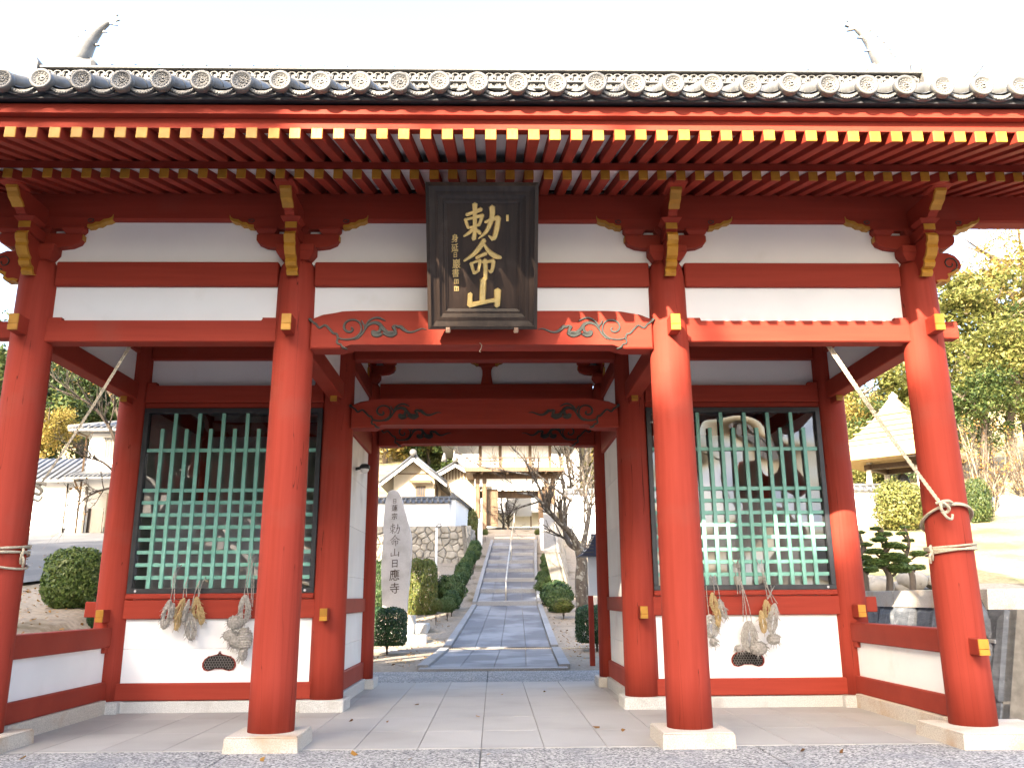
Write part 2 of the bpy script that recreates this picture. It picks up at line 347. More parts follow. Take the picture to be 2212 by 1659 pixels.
# ------------------------------------------------------------------ the gate
XI, XO, Y1, Y2 = 1.96, 4.66, 2.76, 5.53
GATE = thing('temple_gate', (0, 0, 0), 'red painted timber temple gate with white panels and grey tiled roof', 'gate')
colmesh = MB().lathe([(.214, .13), (.2135, .6), (.210, 2.2), (.203, 3.9), (.199, 4.5), (.192, 4.66), (.175, 4.76), (.15, 4.805)], 40).mesh('column')
for X in (-XO, -XI, XI, XO):
    for Y in (0, Y1, Y2):
        o = mobj('column', colmesh, REDV, GATE); o.location = (X, Y, 0); o.rotation_euler.z = R.uniform(0, 6)
        if Y == 0:
            if abs(X) == XO: x0, x1, y0, y1 = (X-.40, X+.62, -.58, .33) if X > 0 else (X-.62, X+.36, -.56, .33)
            else: x0, x1, y0, y1 = X-.325, X+.325, -.375, .30
            q = .012
            MB().hexa([(x0-q, y0-q, -.1), (x1+q, y0-q, -.1), (x1+q, y1+q, -.1), (x0-q, y1+q, -.1)], [(x0, y0, .12), (x1, y0, .12), (x1, y1, .12), (x0, y1, .12)]).build('column_base', GRANITE, GATE)
            box('column_base_top', x0+.004, x1-.004, y0+.004, y1-.004, .118, .134, GRANITE, GATE, .008)
        else:
            box('column_base', X-.265, X+.265, Y-.275, Y+.265, -.05, .135, GRANITE2, GATE, .012)

def beam(x0, x1, y0, y1, z0, z1, name='beam', m=None, bev=.012):
    return box(name, x0, x1, y0, y1, z0, z1, m or REDH, GATE, bev)
def panel(x0, x1, y0, y1, z0, z1, m=None, name='wall_panel'):
    return box(name, x0, x1, y0, y1, z0, z1, m or WHITE, GATE, .003)
E_ = .19
bays = [(-XO, -XI), (-XI, XI), (XI, XO)]
# front and back rows
for Y, s in ((0, -1), (Y2, 1)):
    for k, (a, b) in enumerate(bays):
        beam(a+E_, b-E_, Y-.085, Y+.085, 4.53, 4.80, 'head_beam')
        if k != 1:
            # tie beam with raised shoulders at both ends
            z0, z1, zs, sl = 3.91, 4.13, 4.175, .13
            pts = [(a+E_-.02, z0), (b-E_+.02, z0), (b-E_+.02, zs), (b-E_-sl, zs), (b-E_-sl, z1), (a+E_+sl, z1), (a+E_+sl, zs), (a+E_-.02, zs)]
            MB().prism(pts, 'xz', Y-.10, Y+.10, .010).build('tie_beam', REDH, GATE)
            panel(a+.1, b-.1, Y-.03, Y+.03, 4.10, 4.56)
        else:
            panel(a+.1, b-.1, Y-.03, Y+.03, 4.12, 4.56)
        panel(a+.05, b-.05, Y-.025, Y+.035, 4.78, 5.30)
    for sx in (-1, 1):      # tie-beam noses past the outer columns
        xx = sorted((sx*(XO+.18), sx*(XO+.36)))
        box('beam_nose', xx[0], xx[1], Y-.07, Y+.07, 3.955, 4.14, REDH, GATE, .01)
    MB().box(-6.75, 6.75, Y-.105, Y+.105, 5.27, 5.60, .02).build('purlin', REDH, GATE)

# rainbow beams (curved tie beams) with carved scrolls
SCR = [([(60,130),(110,175),(125,180),(160,220),(215,195),(250,220),(300,275),(330,280),(345,320)], 17),
       ([(345,320),(400,335),(480,330),(540,300),(575,245),(565,180),(520,145),(460,145),(415,175),(405,220),(430,255),(470,260),(490,238),(476,216)], (13, 15, 17, 15, 14, 14, 14, 15, 17, 18, 18, 18, 16, 12)),
       ([(500,344),(560,305),(600,250),(640,195),(700,170),(755,185),(785,225),(830,262),(880,262),(915,262)], (4, 14, 16, 20, 26, 30, 30, 26, 22, 18)),
       ([(540,330),(590,275),(612,215),(590,175),(576,146)], (6, 10, 14, 13, 8)), ([(612,215),(640,165),(690,128),(750,122),(812,152)], (16, 16, 15, 17, 8)),
       ([(765,210),(758,250),(725,268),(688,252)], (20, 26, 24, 20)), ([(684,250),(692,285),(730,298),(775,282)], (20, 28, 30, 24)),
       ([(790,270),(830,290),(875,298),(922,272)], (20, 26, 30, 24)), ([(915,270),(905,235),(888,212),(915,200),(945,215)], (18, 24, 22, 18, 18)),
       ([(930,218),(960,208),(990,235),(1030,260),(1080,262),(1130,243),(1175,229),(1215,238)], (16, 28, 26, 20, 16, 13, 9, 4)),
       ([(345,320),(333,358),(345,378),(372,384),(390,410),(432,428)], (16, 16, 15, 14, 14, 6))]
scr_pts = []
for pts, w in SCR:
    loc = []
    for (cx, cy) in pts:
        p = at_y(*src(1080+cx/2.765, 1080+cy/2.765), -.14); loc.append((p.x, p.z))
    k = .0023
    scr_pts.append((loc, [a*k for a in w] if isinstance(w, tuple) else w*k))
def rainbow(Y, hx, z_lo, z_hi, yf, name, thick=.13, sc=1.0):
    # outline: level middle, dropped shoulders at the ends below, dipped ends above
    zc = z_lo+.040
    top = [(-hx, z_hi-.09), (-hx+.12, z_hi-.04), (-hx+.32, z_hi-.008), (-hx+.5, z_hi)]
    bot = [(-hx, z_lo), (-hx+.30, z_lo), (-hx+.335, z_lo+.012), (-hx+.36, zc-.008), (-hx+.42, zc)]
    pts = bot+[(-x, z) for x, z in bot[::-1]]+[(-x, z) for x, z in top]+top[::-1]
    o = MB().prism(pts, 'xz', Y-thick, Y+thick, .014).build(name, REDH, GATE)
    sharp(o)
    for s in (-1, 1):
        mb = MB()
        for loc, w in scr_pts:
            q = []
            for (x, z) in loc:
                q.append((-s*(x*hx/1.77), z_lo+(z-3.828)*(z_hi-z_lo)/(4.238-3.828)))
            q2 = smooth_pts(q, 3)
            ww = w if not isinstance(w, list) else [lerp_tab([(i/(len(w)-1), v) for i, v in enumerate(w)], j/(len(q2)-1)) for j in range(len(q2))]
            out = ribbon(q2, ww)
            d = yf-.011-R.uniform(0, .004)
            va = [mb.bm.verts.new((p.x, yf+.02, p.y)) for p in out]
            ctr = [mb.bm.verts.new((p.x, d, p.y)) for p in ribbon(q2, [v*.45 for v in ww] if isinstance(ww, list) else ww*.45)]
            n = len(out)
            for i in range(n): mb.bm.faces.new((va[i], va[(i+1) % n], ctr[(i+1) % n], ctr[i]))
            h = len(q2)
            # fill of the raised crest: quads across the stroke
            for i in range(h-1):
                mb.bm.faces.new((ctr[i], ctr[i+1], ctr[n-2-i-1], ctr[n-2-i]))
        sharp(mb.build('scroll_carving', CARVE, o), 50)
    return o
rainbow(0, 1.77, 3.828, 4.238, -.13, 'rainbow_beam')
rainbow(Y1, 1.77, 3.517, 3.911, Y1-.15, 'rainbow_beam', .15)
rainbow(Y2, 1.77, 3.741, 4.15, Y2-.13, 'rainbow_beam')
# short frayed string hanging under the plaque beam is a loose thing of its own (below)

# mid row
for k, (a, b) in enumerate(bays):
    beam(a+E_, b-E_, Y1-.10, Y1+.10, 4.464, 4.80, 'head_beam')
    panel(a+.1, b-.1, Y1-.03, Y1+.03, 4.79, 5.7)
    if k == 1: continue
    x0, x1 = a+.18, b-.18
    panel(x0-.06, x1+.06, Y1-.03, Y1+.03, 4.07, 4.48)
    pts = [(x0, 3.87), (x1, 3.87), (x1, 4.14), (x1-.12, 4.14), (x1-.12, 4.085), (x0+.12, 4.085), (x0+.12, 4.14), (x0, 4.14)]
    MB().prism(pts, 'xz', Y1-.14, Y1+.12, .01).build('tie_beam', REDH, GATE)
    beam(x0, x1, Y1-.115, Y1+.1, 3.79, 3.867, 'lintel')
    beam(x0, x1, Y1-.15, Y1+.10, 1.335, 1.402, 'sill')
    beam(x0-.02, x1+.02, Y1-.128, Y1+.10, 1.094, 1.332, 'waist_rail')
    beam(x0-.02, x1+.02, Y1-.13, Y1+.10, .135, .337, 'floor_sill')
    box('plinth', x0-.05, x1+.05, Y1-.17, Y1+.14, -.03, .128, GRANITE2, GATE, .006)
    ctrx = (a+b)/2
    vx = -3.27 if k == 0 else 3.285
    # dado of two boards; the vent is set on the lower one
    box('dado_board', x0-.05, x1+.05, Y1-.075, Y1-.03, .738, 1.10, WHITE, GATE, .0025)
    box('dado_board', x0-.05, x1+.05, Y1-.075, Y1-.03, .33, .735, WHITE, GATE, .0025)
    # gourd-shaped ventilation opening with red rim and hexagonal mesh
    def vent_outline(sx):
        P = []
        half = [(0, .128), (.022, .098), (.07, .088), (.13, .072), (.18, .04), (.205, -.005), (.205, -.05), (.18, -.088), (.13, -.102), (.085, -.09), (.05, -.074), (0, -.076)]
        for x, z in half: P.append((x*sx, z*sx))
        for x, z in half[1:-1][::-1]: P.append((-x*sx, z*sx))
        return P
    vz = .572
    vent = MB().prism([(vx+x, vz+z) for x, z in vent_outline(1.0)], 'xz', Y1-.0765, Y1-.055).build('vent', DARKIN, GATE)
    rim = MB(); oo = vent_outline(1.0); ii = vent_outline(.93); n = len(oo)
    A = [rim.bm.verts.new((vx+x, Y1-.094, vz+z)) for x, z in oo]; B_ = [rim.bm.verts.new((vx+x, Y1-.094, vz+z)) for x, z in ii]
    C_ = [rim.bm.verts.new((vx+x, Y1-.07, vz+z)) for x, z in oo]; D_ = [rim.bm.verts.new((vx+x, Y1-.07, vz+z)) for x, z in ii]
    for i in range(n):
        j = (i+1) % n
        rim.bm.faces.new((A[i], A[j], B_[j], B_[i])); rim.bm.faces.new((C_[i], C_[j], A[j], A[i])); rim.bm.faces.new((B_[i], B_[j], D_[j], D_[i]))
    rim.build('vent_rim', RED, vent)
    hx = MB(); step = .033
    def inside(x, z, poly):
        c = False; m_ = len(poly)
        for i in range(m_):
            x1_, z1_ = poly[i]; x2_, z2_ = poly[i-1]
            if (z1_ > z) != (z2_ > z) and x < (x2_-x1_)*(z-z1_)/(z2_-z1_)+x1_: c = not c
        return c
    for jr in range(-5, 6):
        for ir in range(-8, 9):
            hxp, hzp = (ir+.5*(jr % 2))*step, jr*step*.87
            if inside(hxp, hzp, ii):
                for t in range(3):
                    a0 = math.radians(60*t+30); a1 = math.radians(60*t+90); r_ = step*.577
                    hx.tube([(vx+hxp+math.cos(a0)*r_, Y1-.082, vz+hzp+math.sin(a0)*r_), (vx+hxp+math.cos(a1)*r_, Y1-.082, vz+hzp+math.sin(a1)*r_)], .0028, 4)
    hx.build('vent_mesh', mat('vent_wire', (.20, .19, .18), rough=.5), vent)
    # window: black frame, clear pane, green lattice in front of it
    fx0, fx1, fz0, fz1, ft = x0+.005, x1-.005, 1.404, 3.788, .062
    fr = MB()
    yf0, yf1 = Y1-.135, Y1-.03
    fr.box(fx0, fx1, yf0, yf1, fz1-ft, fz1, .004); fr.box(fx0, fx1, yf0, yf1, fz0, fz0+ft, .004)
    fr.box(fx0, fx0+ft, yf0, yf1, fz0+ft, fz1-ft, .004); fr.box(fx1-ft, fx1, yf0, yf1, fz0+ft, fz1-ft, .004)
    FR = fr.build('window_frame', BLACK, GATE)
    for xx in (fx0+.11, fx1-.11):
        MB().lathe([(.016, 0), (.016, -.004), (.007, -.004), (.006, -.001)], 14, (xx, yf0-.002, fz0+ft*.5), 'y').build('screw', mat('zinc', (.6, .6, .6), rough=.4), FR)
    LT = MB().box(fx0+.058, fx1-.058, Y1-.074, Y1-.072, fz0+ft*.95, fz1-ft*.95).build('window_pane', None, GATE)
    LT['is_pane'] = 1
    nb = 13; p0 = -4.22 if k == 0 else 2.36; dxb = .1565
    for i in range(nb):
        xx = p0+i*dxb; zt = 3.72 if i % 2 else 3.51
        box('lattice_bar', xx-.0235, xx+.0235, Y1-.128, Y1-.100, fz0+ft+.002, zt, GREEN, FR, .003)
    for zz in [3.228]+[2.702-i*.1575 for i in range(8)]:
        box('lattice_bar', fx0+.066, fx1-.066, Y1-.104, Y1-.084, zz-.0235, zz+.0235, GREEN, FR, .003)
    # niche behind
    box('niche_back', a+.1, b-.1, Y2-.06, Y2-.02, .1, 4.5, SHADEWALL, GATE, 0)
    box('added_pale_board', a+.2, b-.2, Y1+.42, Y1+.45, .96, 2.62, SHADEWALL, GATE, 0)  # board added behind the lattice to lift the brightness of its lower cells
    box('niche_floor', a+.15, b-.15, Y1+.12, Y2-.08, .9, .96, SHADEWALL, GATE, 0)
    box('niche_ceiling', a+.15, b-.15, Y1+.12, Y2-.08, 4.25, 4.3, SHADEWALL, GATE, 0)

# long sides: X = +-XI, +-XO
for X in (-XO, -XI, XI, XO):
    for (ya, yb) in ((0, Y1), (Y1, Y2)):
        box('side_head_beam', X-.08, X+.08, ya+E_, yb-E_, 4.535, 4.795, RED, GATE, .01)
        box('side_panel', X-.028, X+.028, ya+.1, yb-.1, 4.10, 4.56, WHITE, GATE, .002)
        box('side_panel', X-.028, X+.028, ya+.1, yb-.1, 4.78, 5.85, WHITE, GATE, .002)
        if not (abs(X) == XI and ya > 0):
            box('side_tie_beam', X-.095, X+.095, ya+E_, yb-E_, 3.895, 4.125, RED, GATE, .01)
        else:
            s = 1 if X > 0 else -1
            box('side_tie_beam', X-.10, X+.10, ya+E_, yb-E_, 3.60, 3.95, RED, GATE, .01)
            zc = [.385, .72, 1.132], [1.328, 1.625, 2.325, 3.02, 3.62]
            for zz in zc:
                for z0, z1 in zip(zz, zz[1:]):
                    box('wall_board', X-.05, X+.05, ya+.12, yb-.12, z0+.0015, z1-.0015, WHITE2, GATE, .003)
            box('side_waist_rail', X-.09, X+.09, ya+E_, yb-E_, 1.13, 1.33, RED, GATE, .01)
            box('side_floor_sill', X-.095, X+.095, ya+E_, yb-E_, .15, .386, RED, GATE, .01)
            box('plinth', X-.13, X+.13, ya+.24, yb-.24, -.03, .148, GRANITE2, GATE, .006)
    if abs(X) == XO:
        box('side_panel', X-.03, X+.03, Y1+.1, Y2-.1, .1, 4.12, WHITE2, GATE, .002)
        s = 1 if X > 0 else -1
        box('side_top_rail', X-.085, X+.085, .18, Y1-.18, .766, .998, RED, GATE, .01)
        box('side_floor_sill', X-.085, X+.085, .18, Y1-.18, .160, .362, RED, GATE, .01)
        box('side_low_panel', X-.03, X+.03, .15, Y1-.15, .355, .77, WHITE, GATE, .002)
        box('rail_block', X-.07, X+.07, Y1-.32, Y1-.2, .70, .768, RED, GATE, .006)
        box('plinth', X-.13, X+.13, .3, Y1-.26, -.03, .158, GRANITE, GATE, .006)
# tenon pegs with ochre ends
def peg(x, y, z, w=.10, h=.175, l=.20, split=.62):
    p = box('tenon_peg', x-w/2, x+w/2, y, y+l, z-h/2, z+h/2, RED, GATE, .005)
    zm = z+h/2-h*split
    box('gilt_end', x-w/2+.002, x+w/2-.002, y-.012, y+.004, zm+.002, z+h/2-.002, GOLD, p, .003)
    box('gilt_end', x-w/2+.002, x+w/2-.002, y-.016, y+.004, z-h/2+.002, zm-.002, GOLD, p, .003)
for X in (-XO, -XI, XI, XO):
    peg(X, -.385, 4.035); peg(X, Y1-.40, 1.14, .095, .15, .22); peg(X, Y1-.39, 3.87, .09, .10, .22)
for s in (-1, 1):
    peg(s*XO, -.375, .85, .10, .15, .2)
    xx = sorted((s*(XO+.17), s*(XO+.34)))
    box('beam_nose', xx[0], xx[1], Y1-.06, Y1+.06, 1.12, 1.31, RED, GATE, .008)
    peg(s*XI, Y2-.36, 1.22, .09, .15, .2)

# ------------------------------------------------------------------ bracket sets
ARM_LO = [(0, 4.945), (.22, 4.948), (.33, 4.962), (.41, 5.0), (.432, 5.04), (.434, 5.09), (.43, 5.105), (0, 5.105)]
ARM_HI = [(0, 5.165), (.40, 5.17), (.455, 5.196), (.475, 5.182), (.53, 5.188), (.555, 5.21), (.60, 5.212), (.64, 5.243), (.69, 5.25), (.725, 5.272), (.735, 5.30), (0, 5.30)]
def mirror(p): return p+[(-x, z) for x, z in p[::-1] if abs(x) > 1e-6]
def wave_edge(pts, w):
    up_ = [(x, z+w*.9) for x, z in pts]
    return pts+up_[::-1]
def bracket_set(X, Y, s, outer=0):
    root = MB().hexa([(X-.14, Y-.15, 4.80), (X+.14, Y-.15, 4.80), (X+.14, Y+.15, 4.80), (X-.14, Y+.15, 4.80)],
                     [(X-.20, Y-.21, 4.875), (X+.20, Y-.21, 4.875), (X+.20, Y+.21, 4.875), (X-.20, Y+.21, 4.875)]).box(X-.20, X+.20, Y-.21, Y+.21, 4.876, 4.96, .008).build('bracket_set', RED, GATE)
    MB().prism([(X+x, z) for x, z in mirror(ARM_LO)], 'xz', Y-.12, Y+.12, .008).build('lower_arm', RED, root)
    up_ = MB().prism([(X+x, z) for x, z in mirror(ARM_HI)], 'xz', Y-.11, Y+.11, .006).build('upper_arm', RED, root)
    for dx in (-.335, 0, .335):
        MB().hexa([(X+dx-.075, Y-.10, 5.105), (X+dx+.075, Y-.10, 5.105), (X+dx+.075, Y+.10, 5.105), (X+dx-.075, Y+.10, 5.105)],
                  [(X+dx-.115, Y-.135, 5.15), (X+dx+.115, Y-.135, 5.15), (X+dx+.115, Y+.135, 5.15), (X+dx-.115, Y+.135, 5.15)]).box(X+dx-.115, X+dx+.115, Y-.135, Y+.135, 5.151, 5.186, .004).build('bearing_block', RED, root)
    for sx in (-1, 1):
        ed = [(X+sx*x, z-.004) for x, z in ARM_HI[3:11]]
        MB().prism(wave_edge(ed, .036), 'xz', Y-.118, Y+.118).build('gilt_edge', GOLD, root)
        xx = sorted((X+sx*.425, X+sx*.439))
        box('gilt_edge', xx[0], xx[1], Y-.10, Y+.10, 5.04, 5.10, GOLD, root, .002)
        # small spiral on the arm's face
        sp = [(X+sx*(.50+math.cos(a)*(.02+.006*a/3)), Y+s*.112, 5.262+math.sin(a)*(.014+.004*a/3)) for a in np.linspace(0, 7, 16)]
        MB().tube(sp, .005, 5).build('spiral', CARVE, root)
    # carved nosings towards the front: profiles in the y-z plane
    def P(a): return [(Y+s*y, z) for y, z in a]
    lo_edge = [(.20, 4.60), (.255, 4.585), (.285, 4.62), (.275, 4.655), (.335, 4.665), (.36, 4.70), (.345, 4.735), (.40, 4.76), (.45, 4.83), (.44, 4.87), (.475, 4.90), (.485, 4.955), (.455, 4.99), (.41, 4.995)]
    MB().prism(P([(.10, 4.62)]+lo_edge+[(.38, 4.97), (.10, 4.97)]), 'yz', X-.048, X+.048, .004).build('front_nosing', RED, root)
    inner = [(y-.022, z+.012) for y, z in lo_edge[:13]]
    MB().prism(P([(y+.008, z-.004) for y, z in lo_edge[:13]]+inner[::-1]), 'yz', X-.056, X+.056, .002).build('gilt_edge', GOLD, root)
    MB().prism(P([(.1, 4.985), (.30, 4.985), (.40, 5.01), (.44, 5.035), (.44, 5.105), (.1, 5.105)]), 'yz', X-.06, X+.06, .004).build('front_arm', RED, root)
    yy = sorted((Y+s*.435, Y+s*.45)); box('gilt_end', X-.06, X+.06, yy[0], yy[1], 5.035, 5.103, GOLD, root, .003)
    MB().hexa([(X-.075, min(Y+s*.28, Y+s*.44), 5.106), (X+.075, min(Y+s*.28, Y+s*.44), 5.106), (X+.075, max(Y+s*.28, Y+s*.44), 5.106), (X-.075, max(Y+s*.28, Y+s*.44), 5.106)],
              [(X-.105, min(Y+s*.25, Y+s*.48), 5.15), (X+.105, min(Y+s*.25, Y+s*.48), 5.15), (X+.105, max(Y+s*.25, Y+s*.48), 5.15), (X-.105, max(Y+s*.25, Y+s*.48), 5.15)]).build('bearing_block', RED, root)
    hi_edge = [(.47, 5.15), (.53, 5.145), (.555, 5.175), (.60, 5.185), (.64, 5.225), (.70, 5.25), (.725, 5.30), (.76, 5.325), (.765, 5.37)]
    MB().prism(P([(.1, 5.152)]+hi_edge+[(.7, 5.38), (.1, 5.38)]), 'yz', X-.048, X+.048, .004).build('front_nosing', RED, root)
    inner = [(y-.02, z+.012) for y, z in hi_edge[3:]]
    MB().prism(P([(y+.008, z-.004) for y, z in hi_edge[3:]]+inner[::-1]), 'yz', X-.056, X+.056, .002).build('gilt_edge', GOLD, root)
    yy = sorted((Y+s*.58, Y+s*.88))
    MB().box(X-.10, X+.10, yy[0], yy[1], 5.352, 5.40, .01).build('bearing_block', RED, root)
    if outer:
        e = [(.17, 4.61), (.22, 4.585), (.27, 4.60), (.33, 4.592), (.36, 4.62), (.35, 4.665), (.395, 4.675), (.43, 4.70), (.47, 4.725), (.50, 4.775), (.49, 4.84), (.44, 4.90), (.36, 4.935), (.28, 4.925), (.17, 4.93)]
        MB().prism([(X+outer*x, z) for x, z in e], 'xz', Y-.06, Y+.06, .01).build('side_nosing', RED, root)
        q = e[1:9]; MB().prism([(X+outer*x, z-.003) for x, z in q]+[(X+outer*(x-.02), z+.022) for x, z in q[::-1]], 'xz', Y-.066, Y+.066, .002).build('gilt_edge', GOLD, root)
        sp = [(X+outer*(.37+math.cos(a)*(.075-.008*a)), Y-.066, 4.80+math.sin(a)*(.075-.008*a)) for a in np.linspace(-1.5, 6.5, 30)]
        MB().tube(sp, .007, 5).build('spiral', CARVE, root)
    return root
for X in (-XO, -XI, XI, XO):
    bracket_set(X, 0, -1, (1 if X > 0 else -1) if abs(X) == XO else 0)
for X in (-XI, XI):
    bracket_set(X, Y2, -1)
# strut with cloud cap between the brackets of the back row
st = MB().prism([(-.10, 4.80), (.10, 4.80), (.075, 4.95), (.07, 5.03), (.10, 5.10), (-.10, 5.10), (-.07, 5.03), (-.075, 4.95)], 'xz', Y2-.08, Y2+.02, .006).build('strut', RED, GATE)
cap = [(.10, 5.10), (.14, 5.115), (.17, 5.105), (.21, 5.14), (.25, 5.15), (.29, 5.185), (.31, 5.22), (.31, 5.27)]
MB().prism(cap+[(-x, z) for x, z in cap[::-1]], 'xz', Y2-.10, Y2+.02, .006).build('strut_cap', RED, st)
for s in (-1, 1):
    ed = [(s*x, z) for x, z in cap[1:7]]
    MB().prism(wave_edge(ed, .03), 'xz', Y2-.107, Y2+.02).build('gilt_edge', GOLD, st)

# ------------------------------------------------------------------ eaves
S_R = 3.92/21
def slope_beam(ya, za, yb, zb, h, w):
    return MB().prism([(ya, za), (yb, zb), (yb, zb+h), (ya, za+h)], 'yz', -w/2, w/2, .004)
lo_m = slope_beam(-1.0, 5.308, .9, 5.865, .102, .094).mesh('base_rafter')
hi_m = slope_beam(-2.0, 5.181, -.5, 5.645, .104, .098).mesh('flying_rafter')
tl_m = MB().box(-.045, .045, -1.010, -.998, 5.310, 5.408, .003).mesh('gilt_tip')
th_m = MB().box(-.0475, .0475, -2.010, -1.998, 5.183, 5.283, .003).mesh('gilt_tip')
for i in range(-36, 36):
    x = (i+.5)*S_R
    o = mobj('base_rafter', lo_m, RED, GATE, (x+R.uniform(-.004, .004), 0, R.uniform(-.003, .003))); mobj('gilt_tip', tl_m, GOLD, o)
    o = mobj('flying_rafter', hi_m, RED, GATE, (x+R.uniform(-.004, .004), R.uniform(-.006, .006), R.uniform(-.002, .002))); mobj('gilt_tip', th_m, GOLD, o)
XR = 6.8
MB().prism([(-.96, 5.427), (.92, 5.978), (.92, 5.998), (-.96, 5.447)], 'yz', -XR, XR).build('soffit_board', WHITE, GATE)
MB().prism([(-1.93, 5.313), (-.5, 5.755), (-.5, 5.775), (-1.93, 5.333)], 'yz', -XR, XR).build('soffit_board', WHITE, GATE)
MB().prism([(-.985, 5.425), (-.83, 5.465), (-.83, 5.548), (-.985, 5.50)], 'yz', -XR, XR, .006).build('eave_purlin', REDH, GATE)
MB().prism([(-1.99, 5.288), (-1.80, 5.347), (-1.80, 5.43), (-1.99, 5.384)], 'yz', -XR, XR, .005).build('eave_board', REDH, GATE)
MB().prism([(-2.07, 5.385), (-1.80, 5.391), (-1.80, 5.54), (-2.07, 5.468)], 'yz', -XR, XR, .008).build('eave_board', REDH, GATE)
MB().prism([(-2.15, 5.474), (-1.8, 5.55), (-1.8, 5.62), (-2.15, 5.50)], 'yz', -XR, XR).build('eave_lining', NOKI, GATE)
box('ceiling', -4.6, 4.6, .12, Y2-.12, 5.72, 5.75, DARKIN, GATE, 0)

# ------------------------------------------------------------------ tiled roof
def roof_z(y): d = y+2.22; return 5.595+.47*d+.029*d*d
ROOF = MB()
prof = [(-2.14+i*(4.77/12), 0) for i in range(13)]
prof = [(y, roof_z(y)-.06) for y, _ in prof]
under = [(y, z-.10) for y, z in prof]
back = [(5.52-y, z) for y, z in prof[::-1]]
poly = prof+[(2.76, roof_z(2.62))]+back
low = [(5.52-y, z) for y, z in under]
ROOF.prism(poly+[(5.52-y, z) for y, z in under]+[(2.76, 8.2)]+under[::-1], 'yz', -XR-.1, XR+.1)
ROOFO = ROOF.build('roof', TILEDK, GATE)
PT = .3335
rowm = MB()
rp_ = [(0, -2.22+i*(4.82/16), 0) for i in range(17)]
rowm.tube([(0, y, roof_z(y)) for _, y, _ in rp_], .082, 16)
for i in range(1, 17):   # collars where one tile laps the next
    y = -2.22+i*.30
    if y < 2.5: rowm.tube([(0, y, roof_z(y)), (0, y+.02, roof_z(y+.02))], .0865, 16)
row_me = rowm.mesh('round_tile_row')
panm = MB()
ys_ = [-2.19+i*(4.72/12) for i in range(13)]
arc = [(t, -.058*(1-(t/.13)**2)) for t in np.linspace(-.13, .13, 9)]
grid = [[panm.bm.verts.new((x, y, roof_z(y)-.005+dz)) for x, dz in arc] for y in ys_]
for a, b in zip(grid, grid[1:]):
    for i in range(8):
        f = panm.bm.faces.new((a[i], a[i+1], b[i+1], b[i])); f.smooth = True
pan_me = panm.mesh('pan_tile_row')
lip = MB()
top_ = [(t, -.020-.055*(1-(t/.125)**2)) for t in np.linspace(-.125, .125, 11)]
bot_ = [(t, -.030-.078*(1-(t/.125)**2)**.8) for t in np.linspace(-.125, .125, 11)]
lip.prism(top_+bot_[::-1], 'xz', -2.205, -2.182, .004)
for t in np.linspace(-.085, .085, 9):   # raised leaf pattern on the lip
    zc = -.025-.077*(1-(t/.125)**2)
    lip.tube([(t-.006, -2.207, zc-.012), (t+.004, -2.210, zc), (t+.010, -2.207, zc+.010)], .0035, 4)
lip_me = lip.mesh('pan_tile_lip')
# second, plain lip below
lip2 = MB(); t2 = [(t, -.045-.050*(1-(t/.16)**2)) for t in np.linspace(-.16, .16, 11)]; b2 = [(t, z-.018) for t, z in t2]
lip2.prism(t2+b2[::-1], 'xz', -2.185, -2.12); lip2_me = lip2.mesh('pan_tile_edge')
disc = MB().lathe([(.082, .05), (.093, .045), (.0935, -.012), (.090, -.020), (.070, -.020), (.066, -.008), (.0, -.008)], 36, (0, -2.235, 0), 'y', cap=False)
for k in range(13):
    a = 2*math.pi*k/13; disc.ball((.0525*math.cos(a), -2.243, .0525*math.sin(a)), .0085, 8, sy=.9)
for k in range(3):       # three-comma swirl
    a0 = 2*math.pi*k/3+.4
    pts = []; rad = []
    for j in range(9):
        t = j/8; a = a0+t*2.2; r_ = .012+.026*t
        pts.append((r_*math.cos(a), -2.244, r_*math.sin(a))); rad.append(.0105*(1-t)+.002)
    disc.tube(pts, rad, 6)
disc_me = disc.mesh('eave_disc_tile')
for i in range(-20, 21):
    x = i*PT-.012; z0 = roof_z(-2.22)
    mobj('round_tile_row', row_me, TILE, ROOFO, (x, 0, 0))
    o = mobj('eave_disc_tile', disc_me, TILE, ROOFO, (x+R.uniform(-.005, .005), R.uniform(-.008, .008), z0+R.uniform(-.006, .006)))
    o.rotation_euler.y = 0
    if i < 20:
        mobj('pan_tile_row', pan_me, TILEDK, ROOFO, (x+PT/2, 0, 0))
        mobj('pan_tile_lip', lip_me, TILE, ROOFO, (x+PT/2, R.uniform(-.004, .004), z0))
        mobj('pan_tile_edge', lip2_me, TILEDK, ROOFO, (x+PT/2, 0, z0))
# ridge
RIDGE = MB().box(-6.42, 6.42, 2.56, 2.96, 8.18, 8.80).build('ridge', TILE, GATE)
box('ridge_course', -6.44, 6.44, 2.50, 3.02, 8.585, 8.612, TILE, RIDGE, .006)
box('ridge_course', -6.46, 6.46, 2.48, 3.04, 8.765, 8.80, TILE, RIDGE, .006)
box('ridge_course', -6.44, 6.44, 2.50, 3.02, 8.478, 8.500, TILE, RIDGE, .006)
MB().tube([(-6.5, 2.76, 8.81), (6.5, 2.76, 8.81)], .15, 16).build('ridge_cap', TILE, RIDGE)
wv = MB()
wv.tube([(.056*math.cos(a), 2.535, 8.688+.056*math.sin(a)) for a in np.linspace(-.5, math.pi+.5, 14)], .0125, 6)
wv.tube([(.0625+.030*math.cos(a), 2.54, 8.715-.085*abs(math.sin(a))**.8) for a in np.linspace(math.pi, 2*math.pi, 10)], .010, 6)
wv_me = wv.mesh('wave_tile')
md = MB().lathe([(.041, .03), (.041, -.005), (.033, -.005), (.030, .002), (0, .002)], 16, (0, 2.535, 8.54), 'y', cap=False)
md.tube([(.006*math.cos(a)*(1+a*.55), 2.532, 8.54+.006*math.sin(a)*(1+a*.55)) for a in np.linspace(0, 6, 14)], .0045, 5)
